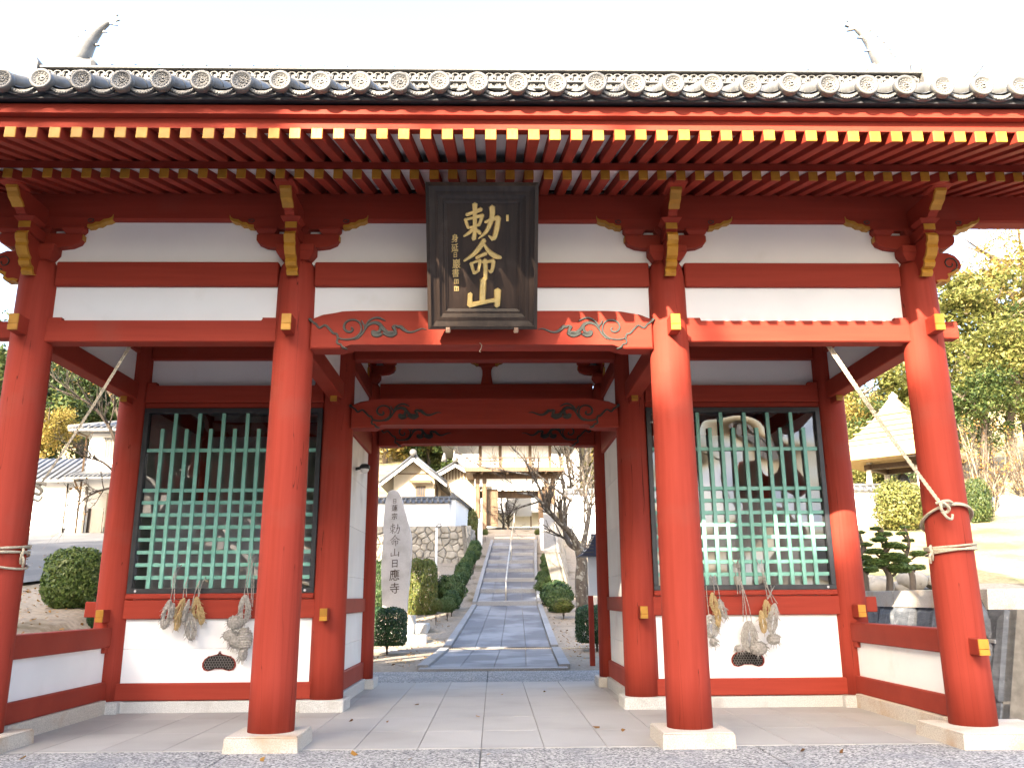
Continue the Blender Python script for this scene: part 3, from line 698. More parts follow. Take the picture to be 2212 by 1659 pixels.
md_me = md.mesh('ridge_disc'); col_me = MB().lathe([(.165, 0), (.165, .03)], 16, (0, 2.76, 8.81), 'x').mesh('ridge_cap_collar')
for i in range(-51, 51):
    mobj('wave_tile', wv_me, TILE, RIDGE, ((i+.5)*.125, 0, 0))
    mobj('ridge_disc', md_me, TILE, RIDGE, ((i+.5)*.125, 0, 0))
for i in range(-18, 19): mobj('ridge_cap_collar', col_me, TILE, RIDGE, (i*.345, 0, 0))
# fish-shaped ridge-end ornaments, tails up
FK = 0
for s in (-1, 1):
    px = s*6.02
    orn = MB().box(px-.33, px+.33, 2.54, 2.98, 8.82, 9.04, .05).build('ridge_end_ornament', TILE, GATE)
    spine = [(px+s*.10, 8.98), (px+s*.02, 9.16), (px-s*.05, 9.34), (px-s*.13, 9.52), (px-s*.24, 9.68), (px-s*.36, 9.79)]
    sp3 = smooth_pts([(x, 2.76, z) for x, z in spine], 3)
    body = MB().tube(sp3, [.17, .17, .165, .16, .155, .15, .14, .13, .12, .105, .095, .085, .07, .06, .05, .035][:len(sp3)], 12)
    sharp(body.build('body', TILE, orn))
    def fin(pts):
        global FK
        FK += 1; d = .012+.0012*(FK % 9)
        MB().prism(pts, 'xz', 2.76-d, 2.76+d).build('fin', TILE, orn)
    for j, t in enumerate(np.linspace(.1, .9, 7)):
        i0 = int(t*(len(sp3)-1)); p = sp3[i0]; w = .15*(1-t)+.05
        fin([(p.x+s*w*.6, p.z-.05), (p.x+s*(w+.10), p.z+.02), (p.x+s*(w+.06), p.z+.10), (p.x+s*w*.6, p.z+.06)])
        if j % 2: fin([(p.x-s*w*.6, p.z-.03), (p.x-s*(w+.07), p.z-.02), (p.x-s*w*.6, p.z+.04)])
    e = sp3[-1]
    for a in (-.5, .1, .7, 1.3):
        fin([(e.x, e.z-.03), (e.x-s*.16*math.cos(a), e.z+.17*math.sin(a)+.02), (e.x-s*.10*math.cos(a+.3), e.z+.13*math.sin(a+.3)+.05), (e.x+s*.02, e.z+.04)])
    head = MB().ball((px+s*.02, 2.76, 9.0), .2, 12, 1.1, .9, .8); head.prism([(px+s*.2, 9.04), (px+s*.42, 9.12), (px+s*.36, 9.24), (px+s*.2, 9.16)], 'xz', 2.72, 2.80)
    head.build('head', TILE, orn)
    MB().prism([(s*6.44, 8.25), (s*6.52, 8.25), (s*6.56, 8.9), (s*6.60, 9.06), (s*6.48, 8.98), (s*6.44, 8.9)], 'xz', 2.44, 3.08, .01).build('ridge_end_tile', TILE, GATE)
    fn = MB().tube([(s*6.75, 1.9, roof_z(1.9)+.05), (s*6.75, 1.86, roof_z(1.9)+.30)], .07, 10); fn.tube([(s*6.75, 1.84, roof_z(1.9)+.28), (s*6.95, 1.8, roof_z(1.9)+.50)], [.03, .012], 8)
    fn.build('verge_finial', TILE, GATE)

GATE.scale = (1, .9489, .9941)
RIDGE.location.z = .06
# clear window panes: thin acrylic sheets that sag a little and mirror what is in front of the gate
pm = bpy.data.materials.new('acrylic_sheet'); pm.use_nodes = True; N = pm.node_tree.nodes; L = pm.node_tree.links
N.remove(N['Principled BSDF'])
gl = N.new('ShaderNodeBsdfGlossy'); gl.inputs['Roughness'].default_value = .02; gl.inputs['Color'].default_value = (.95, .95, .97, 1)
tp = N.new('ShaderNodeBsdfTransparent'); tp.inputs['Color'].default_value = (.92, .92, .92, 1)
fr_ = N.new('ShaderNodeFresnel'); fr_.inputs['IOR'].default_value = 1.65
tc = N.new('ShaderNodeTexCoord'); nz = N.new('ShaderNodeTexNoise'); nz.inputs['Scale'].default_value = 1.15; nz.inputs['Detail'].default_value = .6
bp = N.new('ShaderNodeBump'); bp.inputs['Strength'].default_value = 1.; bp.inputs['Distance'].default_value = .16
mx = N.new('ShaderNodeMixShader')
L.new(tc.outputs['Object'], nz.inputs['Vector']); L.new(nz.outputs[0], bp.inputs['Height']); L.new(bp.outputs[0], gl.inputs['Normal'])
L.new(fr_.outputs[0], mx.inputs[0]); L.new(tp.outputs[0], mx.inputs[1]); L.new(gl.outputs[0], mx.inputs[2]); L.new(mx.outputs[0], N['Material Output'].inputs[0])
for o in GATE.children:
    if o.get('is_pane'): o.data.materials.append(pm); del o['is_pane']

def at_x(x, y, X): d = ray(x, y); return Vector((CX, CY, CZ))+d*((X-CX)/d.x)
# ------------------------------------------------------------------ name plaque
PW, PH = 1.09, 1.432
PQ = thing('name_plaque', (.008, -.30, 3.972), 'dark wooden name plaque with gold characters, leaning out over the centre beam', 'plaque')
PQ.rotation_euler.x = math.atan2(.67, 1.265)
box('board', -PW/2+.02, PW/2-.02, -.03, .02, .02, PH-.02, DARKWOOD, PQ, .004)
def frame_ring(o, wdt, h0, h1, name='frame_moulding'):
    a, b = PW/2-o, PW/2-o-wdt; c, d = o, PH-o
    mb = MB()
    O = [(-a, c), (a, c), (a, d), (-a, d)]; I = [(-b, c+wdt), (b, c+wdt), (b, d-wdt), (-b, d-wdt)]
    vo = [mb.bm.verts.new((x, -h0, z)) for x, z in O]; vi = [mb.bm.verts.new((x, -h1, z)) for x, z in I]
    bo = [mb.bm.verts.new((x, .02, z)) for x, z in O]; bi = [mb.bm.verts.new((x, -.0, z)) for x, z in I]
    for i in range(4):
        j = (i+1) % 4
        mb.bm.faces.new((vo[i], vo[j], vi[j], vi[i])); mb.bm.faces.new((bo[i], bo[j], vo[j], vo[i])); mb.bm.faces.new((vi[i], vi[j], bi[j], bi[i]))
    return mb.build(name, DARKWOOD, PQ)
for o, w, h0, h1 in ((0, .035, .105, .118), (.035, .055, .098, .085), (.09, .03, .092, .092), (.12, .035, .075, .066), (.155, .02, .060, .060), (.175, .025, .048, .040)):
    frame_ring(o, w, h0, h1)
def pq(x, y): return ((x-676)/1105*PW, (1560-y)/1485*PH)
BIG = {'choku': [([(518,398),(590,372),(668,342)], (30,34,40)), ([(603,288),(602,420),(600,560),(590,640)], (48,40,40,44)), ([(508,440),(522,490),(538,532)], (34,30,26)),
    ([(508,446),(590,425),(682,402)], (24,26,36)), ([(676,405),(660,455),(640,505)], (38,32,26)), ([(540,525),(595,512),(650,492)], (22,22,24)), ([(582,540),(540,580),(490,612)], (36,32,16)), ([(612,545),(640,568),(656,588)], (22,38,28)),
    ([(590,640),(570,622)], (40,12)),
    ([(704,470),(770,445),(838,422)], (26,34,44)), ([(836,425),(822,520),(798,615),(780,640)], (48,50,46,34)), ([(782,640),(758,622),(735,604)], (40,26,10)), ([(772,318),(775,390),(755,480),(710,570),(636,636)], (56,50,46,36,10))],
  'mei': [([(694,648),(650,720),(585,795),(490,862)], (44,50,42,18)), ([(690,690),(740,765),(800,812),(862,828)], (24,40,50,26)), ([(612,832),(660,808),(712,784)], (28,32,38)),
    ([(562,884),(575,935),(592,990)], (34,30,28)), ([(564,888),(610,868),(655,852)], (22,24,30)), ([(652,856),(645,905),(632,955)], (34,30,26)), ([(592,990),(615,975),(642,955)], (24,24,24)),
    ([(672,872),(730,868),(788,858)], (26,26,40)), ([(785,862),(780,920),(764,972)], (40,36,30)), ([(766,974),(750,968),(734,954)], (34,24,8)), ([(700,850),(706,950),(706,1048)], (44,40,36))],
  'yama': [([(682,1052),(678,1170),(672,1290)], (60,56,52)), ([(552,1202),(548,1260),(548,1322)], (44,44,52)), ([(540,1318),(640,1298),(740,1276),(832,1262)], (52,38,36,40)), ([(828,1162),(826,1250),(820,1326)], (62,60,54))]}
def brush(strokes, mp_, depth, base, name, m, parent, k):
    mb = MB()
    for pts, w in strokes:
        q = smooth_pts([mp_(*p) for p in pts], 4) if len(pts) > 2 else [Vector(mp_(*p)) for p in pts]
        ww = [lerp_tab([(i/(len(w)-1), v*k) for i, v in enumerate(w)], j/(len(q)-1)) for j in range(len(q))]
        out = ribbon(q, ww); inn = ribbon(q, [v*.72 for v in ww]); n = len(out); d = R.uniform(0, .002)
        va = [mb.bm.verts.new((p.x, base, p.y)) for p in out]; vb = [mb.bm.verts.new((p.x, base-depth-d, p.y)) for p in inn]
        for i in range(n): mb.bm.faces.new((va[i], va[(i+1) % n], vb[(i+1) % n], vb[i]))
        h = len(q)
        for i in range(h-1): mb.bm.faces.new((vb[i], vb[i+1], vb[n-3-i], vb[n-2-i]))
        mb.bm.faces.new((vb[h-1], vb[h], vb[h+1])); mb.bm.faces.new((vb[n-2], vb[n-1], vb[0]))
    return mb.build(name, m, parent)
for nm in ('choku', 'mei', 'yama'):
    brush(BIG[nm], pq, .022, -.028, 'character', GOLDLEAF, PQ, PW/1105*1.22)
def glyph(ch, cx, cz, size, y, m, parent, name='character', depth=.006, bold=.0, sx=1., shear=0.):
    c = bpy.data.curves.new('glyph', 'FONT'); c.body = ch; c.size = 1; c.offset = bold; c.extrude = depth/size/2; c.resolution_u = 3
    t = bpy.data.objects.new('glyph', c); COL.objects.link(t); bpy.context.view_layer.update()
    me = bpy.data.meshes.new_from_object(t.evaluated_get(bpy.context.evaluated_depsgraph_get()))
    bpy.data.objects.remove(t); bpy.data.curves.remove(c)
    co = np.zeros(len(me.vertices)*3); me.vertices.foreach_get('co', co); co = co.reshape(-1, 3)
    x = (co[:, 0]-.5)*size*sx; z = (co[:, 1]-.38)*size; yy = -co[:, 2]*size
    z = z+x*shear
    co = np.stack([cx+x, y+yy, cz+z], 1); me.vertices.foreach_set('co', co.ravel()); me.update()
    me.materials.clear()
    return mobj(name, me, m, parent)
for ch, (gx_, gy_), sz in (('身', (402, 632), .085), ('延', (400, 728), .085), ('日', (404, 800), .055), ('巖', (414, 890), .098), ('書', (404, 985), .09)):
    u, v = pq(gx_, gy_); glyph(ch, u, v, sz, -.032, GOLDLEAF, PQ, 'signature_character', .008, .004, .85, .08)
for (gx_, gy_) in ((412, 1073), (412, 1148)):
    u, v = pq(gx_, gy_); s_ = MB().box(u-.024, u+.024, -.036, -.028, v-.024, v+.024, .002).build('seal', GOLDLEAF, PQ)
    MB().box(u-.014, u-.008, -.038, -.035, v-.018, v+.018).box(u+.002, u+.016, -.038, -.035, v+.004, v+.009).box(u+.006, u+.011, -.038, -.035, v-.017, v+.003).build('seal_cut', DARKWOOD, s_)
u, v = pq(925, 428); box('seal', u-.013, u+.013, -.036, -.028, v-.032, v+.032, GOLDLEAF, PQ, .002)
for dx in (-.345, .335):
    MB().box(dx-.024, dx+.024, -.125, .03, -.014, -.002, .002).box(dx-.022, dx+.022, -.135, -.11, -.03, .022, .003).build('iron_foot', mat('rusty_iron', (.16, .10, .07), (.28, .19, .14), .7, 20), PQ)
# frayed string under the beam
p0 = at_y(1036, 741, -.15); tag(MB().tube(smooth_pts([(p0.x, p0.y, p0.z), (p0.x+.02, p0.y, p0.z-.02), (p0.x+.015, p0.y-.005, p0.z-.06), (p0.x+.0, p0.y, p0.z-.085), (p0.x+.01, p0.y, p0.z-.10)], 4), .0035, 5).build('frayed_string', ROPE),
    'short frayed string hanging from the middle of the centre beam', 'string')

# ------------------------------------------------------------------ ropes tied from the eaves to the outer columns
def rope(sx, top_px, knot_px, nstr, label):
    X = sx*XO
    K = at_y(*knot_px, -.24) if sx > 0 else Vector((X+.20, .12, 2.42))
    T = at_y(*top_px, .14)
    root = thing('tied_rope', (X, 0, K.z), label, 'rope')
    inv = Matrix.Translation(-Vector((X, 0, K.z)))
    def L3(p): return Vector(p)-Vector((X, 0, K.z))
    for i in range(nstr):
        d = (i-(nstr-1)/2)*.019
        mb = MB(); A = T+Vector((d*1.2, 0, 0)); n = 14
        a2 = K+Vector((d*.5, 0, d*.2))
        for q in range(2):
            mb.tube([L3(A.lerp(a2, t)+Vector((math.cos(t*150+q*math.pi)*.0045, 0, math.sin(t*150+q*math.pi)*.0045))-Vector((0, 0, .05*math.sin(t*math.pi)))) for t in np.linspace(0, 1, 160)], .0058, 5)
        mb.build('strand', ROPE, root)
    r = .216
    def loop(z, tilt, ph, rr=.012, off=0):
        return MB().tube([L3((X+(r+.012+off)*math.cos(a), (r+.012+off)*math.sin(a), z+tilt*math.sin(a+ph))) for a in np.linspace(0, 2*math.pi, 48, endpoint=False)], rr, 7, closed=True)
    if sx > 0:
        loop(K.z-.11, .13, math.pi, .014).build('loop', ROPE, root)
        loop(K.z-.115, .125, math.pi+.05, .011, .012).build('loop', ROPE, root)
        zl = at_y(2040, 1183, -.23).z
    else: zl = at_y(20, 1190, -.23).z
    for dz, tl, ph in ((0, .012, .3), (.028, .02, 1.3), (-.03, .03, 2.3), (.05, .028, .2) if sx < 0 else (.012, .035, .9)):
        loop(zl+dz, tl, ph, .0115, R.uniform(0, .008)).build('loop', ROPE, root)
    if sx < 0: loop(zl-.10, .06, -1.2, .0115).build('loop', ROPE, root)
    kn = MB(); c = L3(K)+Vector((0, -.02, -.01))
    kn.tube(smooth_pts([(c.x-.07, c.y, c.z+.03), (c.x-.02, c.y-.03, c.z+.035), (c.x+.05, c.y-.01, c.z-.02), (c.x+.02, c.y+.01, c.z-.06), (c.x-.04, c.y-.03, c.z-.03), (c.x-.02, c.y-.02, c.z+.04), (c.x+.05, c.y-.02, c.z+.05), (c.x+.09, c.y, c.z+.035)], 5), .016, 7)
    kn.tube(smooth_pts([(c.x-.03, c.y-.02, c.z-.05), (c.x, c.y-.045, c.z-.11), (c.x+.05, c.y-.03, c.z-.125), (c.x+.07, c.y-.02, c.z-.08)], 5), .013, 7)
    kn.build('knot', ROPE, root)
    # hitch on the inner side of the wrapped turns
    q = L3((X-sx*.225, -.06, zl)); hb = MB()
    hb.tube(smooth_pts([(q.x, q.y, q.z+.03), (q.x-sx*.03, q.y-.04, q.z), (q.x-sx*.01, q.y-.03, q.z-.06), (q.x, q.y, q.z-.11)], 5), .014, 7)
    hb.tube(smooth_pts([(q.x, q.y-.02, q.z-.02), (q.x-sx*.05, q.y-.05, q.z-.08), (q.x-sx*.03, q.y-.02, q.z-.14)], 5), .012, 7)
    hb.build('hitch', ROPE, root)
rope(1, (1757, 697), (2035, 1092), 3, 'pale rope knotted on the front of the outer column beside the pine garden')
rope(-1, (309, 700), (80, 1098), 2, 'pale rope wound round the outer column beside the clipped roadside bush')

# ------------------------------------------------------------------ straw sandals hung from the lattices
def sandal(mb, c0, c1, w, th=.03, seed=0):
    """woven sole from c0 (toe, top) to c1 (heel): nested oval coils and cross bindings"""
    rr = random.Random(seed); c0 = Vector(c0); c1 = Vector(c1); ax = c1-c0; ln = ax.length; ax.normalize()
    sd = ax.cross(Vector((0, 1, 0))).normalized(); mid = (c0+c1)/2
    for k, f in enumerate((1, .78, .54, .28)):
        pts = []
        for a in np.linspace(0, 2*math.pi, 28, endpoint=False):
            e = 1+.16*math.cos(a)
            pts.append(mid+ax*(math.cos(a)*(ln/2)*(.80+.20*f))+sd*(math.sin(a)*w/2*f*e)+Vector((rr.uniform(-.004, .004), -k*.005+rr.uniform(-.006, .004), rr.uniform(-.004, .004))))
        mb.tube(pts, max(.007, w*.075), 5, closed=True)
    nb = max(4, int(ln/.06))
    for i in range(nb):
        t = (i+.5)/nb*2-1; hw = w/2*math.sqrt(max(.05, 1-t*t))*1.02
        p = mid+ax*(t*ln/2*.95); q_ = rr.uniform(-.02, .02)
        mb.tube([p-sd*hw+Vector((0, -.004, q_)), p+Vector((0, -th*.8, rr.uniform(-.01, .01))), p+sd*hw+Vector((0, -.004, -q_))], .0045, 4)
    for i in range(22):  # loose straw ends
        a = rr.uniform(0, 2*math.pi); p = mid+ax*(math.cos(a)*ln/2*.95)+sd*(math.sin(a)*w/2); o_ = (ax*(.5+.5*rr.random())+sd*(math.sin(a)*.7+rr.uniform(-.3, .3))).normalized()*rr.uniform(.02, .065)
        mb.tube([p, p+o_*.6+Vector((0, -.012, 0)), p+o_], [.0035, .0028, .0015], 4)
    for s in (-1, 1):   # straps
        mb.tube(smooth_pts([c0+ax*ln*.2, mid+sd*(s*w*.3)+Vector((0, -th*1.5, 0)), mid+ax*ln*.2+sd*(s*w*.52)], 4), .008, 5)
    return mb
def bundle(px, cords, soles, label, group='straw sandals hung from the gate lattices', balls=(), Y=2.38):
    """px: crop pixel -> frame pixel; cords and soles in crop pixels"""
    k0 = at_y(*px(*cords[0][0]), Y)
    root = thing('straw_sandals', k0, label, 'sandals', group)
    def W3(p, dy=0): q = at_y(*px(*p), Y+dy); return q-k0
    mb = MB()
    for cpts in cords:
        pp = [W3(p) for p in cpts]
        pp = [p+Vector((0, .0, 0)) for p in pp]
        pp[0] = pp[0]+Vector((0, .09, 0))
        mb.tube(smooth_pts(pp, 5), .0055, 5)
    mb.build('cord', STRAWG, root)
    for i, (a, b, w, m) in enumerate(soles):
        A, B_ = W3(a, -.015*i), W3(b, -.015*i)
        wd = (W3((a[0]+w, a[1]))-W3(a)).length
        sandal(MB(), A, B_, wd, .03, i+len(label)).build('sandal', STRAWY if m == 'y' else STRAWG, root)
    for (c, rx, rz) in balls:
        C0 = W3(c, -.02); wd = (W3((c[0]+rx, c[1]))-W3(c)).length; hd = (W3((c[0], c[1]+rz))-W3(c)).length
        mb = MB()
        for j in range(9):
            f = (j-4)/4.4; r_ = math.sqrt(1-f*f)
            mb.tube([(C0.x+wd*math.cos(a)*r_, C0.y-.01+.05*math.sin(a)*r_, C0.z+hd*f+R.uniform(-.004, .004)) for a in np.linspace(0, 2*math.pi, 18, endpoint=False)], hd*.12+.003, 6, closed=True)
        for j in range(26):
            a = R.uniform(0, 6.28); p = Vector((C0.x+wd*math.cos(a)*.9, C0.y-.05, C0.z+hd*math.sin(a)*.9)); mb.tube([p, p+Vector((math.cos(a)*.02, -.012, math.sin(a)*.02-.01)), p+Vector((math.cos(a)*.035, -.01, math.sin(a)*.03-.025))], [.004, .003, .0015], 4)
        mb.build('woven_shoe', STRAWG, root)
    return root
lp = lambda x, y: src(550+x*.2653, 1980+y*.2653)
rp2 = lambda x, y: src(2500+x*.2833, 1950+y*.2833)
bundle(lp, [[(285, 118), (262, 260), (245, 420), (240, 500)], [(335, 120), (280, 260), (250, 430), (215, 610)], [(262, 250), (275, 400), (268, 620)]], [((215, 600), (125, 985), 130, 'g'), ((262, 640), (215, 860), 60, 'g')], 'long grey straw sandals on a knotted cord, farthest from the plaque on its lattice')
bundle(lp, [[(425, 285), (405, 430), (385, 580)], [(420, 290), (432, 420), (434, 560)]], [((405, 575), (280, 850), 90, 'y'), ((375, 700), (285, 1005), 75, 'y')], 'pair of golden straw sandals between grey sandals, under the lattice without a tassel')
bundle(lp, [[(655, 290), (625, 420), (600, 555)], [(585, 330), (596, 440), (592, 560)]], [((575, 560), (560, 835), 110, 'y'), ((630, 690), (635, 930), 75, 'y'), ((470, 590), (385, 905), 60, 'g')], 'golden straw sandals with a white tie and one slim grey sandal')
bundle(lp, [[(575, 335), (545, 500), (495, 770)], [(560, 380), (530, 560), (480, 780)]], [((480, 770), (500, 1135), 145, 'g')], 'single broad grey straw sandal hanging low between two golden pairs')
bundle(lp, [[(1275, -40), (1265, 150), (1215, 480), (1190, 700)], [(1345, -10), (1320, 100), (1310, 400), (1290, 850)], [(1290, 0), (1290, 200), (1250, 420), (1270, 560)], [(1330, 90), (1340, 300), (1320, 690)]], [((1225, 535), (1200, 905), 150, 'g')], 'big cluster of grey straw shoes and a sandal beside the kidney-shaped vent left uncovered', balls=(((1095, 900), 105, 90), ((1030, 1075), 95, 75), ((1095, 1150), 85, 90), ((1215, 1120), 95, 150), ((1195, 1320), 50, 85)))
bundle(rp2, [[(135, 345), (155, 470), (165, 585)], [(190, 350), (215, 520), (235, 650)]], [((135, 575), (175, 815), 85, 'y'), ((205, 690), (212, 1010), 70, 'y'), ((225, 655), (315, 905), 65, 'g')], 'small golden sandals and a slim grey one hanging beside a red column')
bundle(rp2, [[(85, 490), (80, 700), (100, 880)]], [((110, 860), (130, 1130), 190, 'g')], 'brownish woven straw sandal half hidden behind the front column', balls=(((150, 1195), 42, 52),))
bundle(rp2, [[(410, 140), (470, 300), (520, 600), (527, 940)], [(485, 150), (500, 400), (550, 700), (578, 940)], [(480, 170), (510, 450), (600, 750), (635, 950)], [(445, 190), (440, 380), (460, 590)], [(470, 180), (480, 380), (490, 590)]], [((600, 935), (610, 1310), 190, 'g')], 'huge grey straw boot on three long cords covering the top of the vent', balls=(((720, 1270), 100, 85), ((465, 1275), 48, 38)))
bundle(rp2, [[(715, 150), (770, 330), (820, 560), (835, 660)], [(785, 160), (785, 330), (900, 700)], [(950, 485), (840, 640)], [(905, 480), (880, 580), (840, 650)], [(835, 470), (960, 710)]], [((815, 665), (835, 890), 90, 'y'), ((750, 800), (795, 1080), 80, 'y'), ((930, 715), (880, 1085), 115, 'g')], 'mixed tan and grey straw sandals with a round straw ball below', balls=(((905, 1155), 78, 68),))

# small dome lamp on the passage wall
pc = at_x(770, 1013, -1.90)
cmr = thing('dome_camera', (pc.x, pc.y, pc.z), 'black and white dome camera on the white passage wall', 'camera')
MB().tube([(-.02, 0, 0), (.09, 0, .02)], .022, 10).build('arm', BLACK, cmr)
MB().lathe([(.0, .075), (.05, .07), (.075, .04), (.08, 0)], 20, (.12, 0, 0)).build('hood', BLACK, cmr)
MB().ball((.12, 0, -.005), .062, 14).build('dome', mat('white_plastic', (.8, .8, .8), rough=.25), cmr)

# ------------------------------------------------------------------ foliage helpers
def quads_mesh(name, C, U, V):
    n = len(C); co = np.empty((n, 4, 3)); co[:, 0] = C-U-V; co[:, 1] = C+U-V*.3; co[:, 2] = C+U*.2+V; co[:, 3] = C-U*.9+V*.4
    me = bpy.data.meshes.new(name); me.vertices.add(n*4); me.vertices.foreach_set('co', co.ravel())
    me.loops.add(n*4); me.loops.foreach_set('vertex_index', np.arange(n*4, dtype=np.int32))
    me.polygons.add(n); me.polygons.foreach_set('loop_start', np.arange(0, n*4, 4, dtype=np.int32)); me.polygons.foreach_set('loop_total', np.full(n, 4, dtype=np.int32))
    me.update(calc_edges=True); me.validate(); return me
def rnd_unit(rg, n): v = rg.normal(size=(n, 3)); return v/np.linalg.norm(v, axis=1, keepdims=True)
def orient(rg, Nn, size, asp=.6):
    n = len(Nn); t = rnd_unit(rg, n); U = np.cross(Nn, t); U /= np.linalg.norm(U, axis=1, keepdims=True)+1e-9; V = np.cross(Nn, U)
    s = size*rg.uniform(.6, 1.3, (n, 1)); return U*s, V*s*asp
def shell_mesh(name, n, leaf, seed, power=2., lump=.06, flat=.0, fill=.14):
    """clipped bush: leaves in a thin layer over a rounded body (unit radii)"""
    rg = np.random.default_rng(seed); d = rnd_unit(rg, n)
    p = np.abs(d)**power; d2 = d/(p.sum(1, keepdims=True)**(1/power))
    ph = rg.uniform(0, 6, 9)
    lm = 1+lump*(np.sin(d[:, 0]*5+ph[0])*np.sin(d[:, 1]*5+ph[1])+np.sin(d[:, 2]*7+ph[2])*.7+.5*np.sin(d[:, 0]*11+d[:, 2]*9+ph[3]))
    rr = (1-np.abs(rg.normal(size=n))*fill)*lm
    C = d2*rr[:, None]; C[:, 2] = np.where(C[:, 2] < -.75, -.75, C[:, 2])
    Nn = d+rg.normal(size=(n, 3))*.55; Nn /= np.linalg.norm(Nn, axis=1, keepdims=True)
    U, V = orient(rg, Nn, leaf); return quads_mesh(name, C, U, V)
def crown_mesh(name, ncl, per, leaf, seed, cr=.30, squash=1., sparse=0.):
    """loose tree crown (unit radius): leaf clumps spread through the volume"""
    rg = np.random.default_rng(seed); cs = rnd_unit(rg, ncl)*(rg.uniform(.15, 1, (ncl, 1))**.45)*.82
    cs[:, 2] *= squash; Cl = []
    for c in cs:
        r = cr*rg.uniform(.6, 1.25); m = int(per*rg.uniform(.6, 1.3)); q = rnd_unit(rg, m)*(rg.uniform(0, 1, (m, 1))**.45)*r
        q[:, 2] *= .7; Cl.append(c+q)
    C = np.concatenate(Cl); Nn = rnd_unit(rg, len(C)); Nn[:, 2] = np.abs(Nn[:, 2])*1.2+.2; Nn /= np.linalg.norm(Nn, axis=1, keepdims=True)
    U, V = orient(rg, Nn, leaf); return quads_mesh(name, C, U, V)
def limb_mesh(name, H, r0, seed, nl=7, lean=.1, top=.75):
    rr = random.Random(seed); mb = MB()
    tr = [(0, 0, -.3), (rr.uniform(-lean, lean)*.3, rr.uniform(-lean, lean)*.3, H*.3), (rr.uniform(-lean, lean), rr.uniform(-lean, lean), H*.6), (rr.uniform(-lean, lean)*1.5, rr.uniform(-lean, lean)*1.5, H*top)]
    tp_ = smooth_pts(tr, 4); mb.tube(tp_, [r0*(1-.8*i/(len(tp_)-1)) for i in range(len(tp_))], 8)
    for k in range(nl):
        i = int(len(tp_)*rr.uniform(.45, .95)); b = tp_[min(i, len(tp_)-1)]; a = k*2.4+rr.uniform(-.4, .4); ln = H*rr.uniform(.18, .32)
        e = b+Vector((math.cos(a)*ln, math.sin(a)*ln, ln*rr.uniform(.3, .9)))
        mb.tube(smooth_pts([b, b.lerp(e, .5)+Vector((0, 0, ln*.05)), e], 3), [r0*.32, r0*.27, r0*.22, r0*.18, r0*.14, r0*.09, r0*.05], 6)
    return mb.mesh(name)
TOPI = [shell_mesh('crown', 6500, .072, s, 2.2, .09, fill=.2) for s in (1, 2, 3)]
CUBY = shell_mesh('crown', 11000, .05, 11, 4.5, .035)
LOOSE = shell_mesh('crown', 8000, .055, 12, 2.0, .10, fill=.3)
stem_me = MB().tube([(0, 0, -.2), (.02, .01, .3), (0, 0, .7)], [.06, .05, .04], 7)
for a in (0, 1.3, 2.6, 3.9, 5.2): stem_me.tube([(0, 0, .1), (math.cos(a)*.25, math.sin(a)*.25, .55)], [.03, .012], 5)
stem_me = stem_me.mesh('stem')
def bush(name, x, y, rx, ry, h, label, m, me, group=None, stemh=.0, z=None, rz=None):
    """clipped bush standing on the ground; its own unit crown scaled to rx, ry and height h"""
    z0 = terrain(x, y) if z is None else z
    t = thing(name, (x, y, z0), label, 'bush', group, R.uniform(0, 6) if rz is None else rz)
    o = link(bpy.data.objects.new('crown', me)); o.parent = t
    if not me.materials: me.materials.append(m)
    o.material_slots[0].link = 'OBJECT'; o.material_slots[0].material = m
    hc = h-stemh; o.scale = (rx, ry, hc/1.75); o.location = (0, 0, stemh+hc*.43)
    s = mobj('stem', stem_me, BARKDK, t); s.scale = (min(rx, 1)*1.0, min(ry, 1)*1.0, max(.3, h*.8)); return t

# ------------------------------------------------------------------ path, steps, kerbs
PATHX = [(8.25, .10), (13.5, .28), (23, .58), (30, .82), (38, 1.19), (43, 1.4)]
PATHW = [(8.25, 1.24), (13.5, 1.24), (14, 1.23), (23, 1.08), (30, 1.05), (38, 1.09), (43, 1.1)]
PATHZ = [(8.2, .02), (13.4, .095), (23, 1.035)]
path = tag(thing('path', (0, 0, 0), None, None), kind='structure')
def slab(y0, y1, u0, u1, z0, z1, m, name='paving_slab', th=.08, g=.006):
    def c(y, u): return lerp_tab(PATHX, y)+u*lerp_tab(PATHW, y)
    b = [(c(y0, u0)+g, y0+g), (c(y0, u1)-g, y0+g), (c(y1, u1)-g, y1-g), (c(y1, u0)+g, y1-g)]
    zz = [z0, z0, z1, z1]
    return MB().hexa([(p[0], p[1], z-th) for p, z in zip(b, zz)], [(p[0], p[1], z) for p, z in zip(b, zz)]).build(name, m, path)
U4 = [-1, -.52, 0, .5, 1]
pz = lambda y: lerp_tab(PATHZ, y)
slab(8.2, 8.55, -1.14, 1.14, .03, .035, KERB, 'kerb_stone', .15)
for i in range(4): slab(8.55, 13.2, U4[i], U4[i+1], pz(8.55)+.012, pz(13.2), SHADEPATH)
for sx in (-1, 1):
    for a in np.linspace(8.56, 13.2, 4)[:-1]:
        u = sorted((sx*1.01, sx*1.19)); slab(a, a+1.54, u[0], u[1], pz(a)+.05, pz(a+1.54)+.05, KERB, 'kerb_stone', .25)
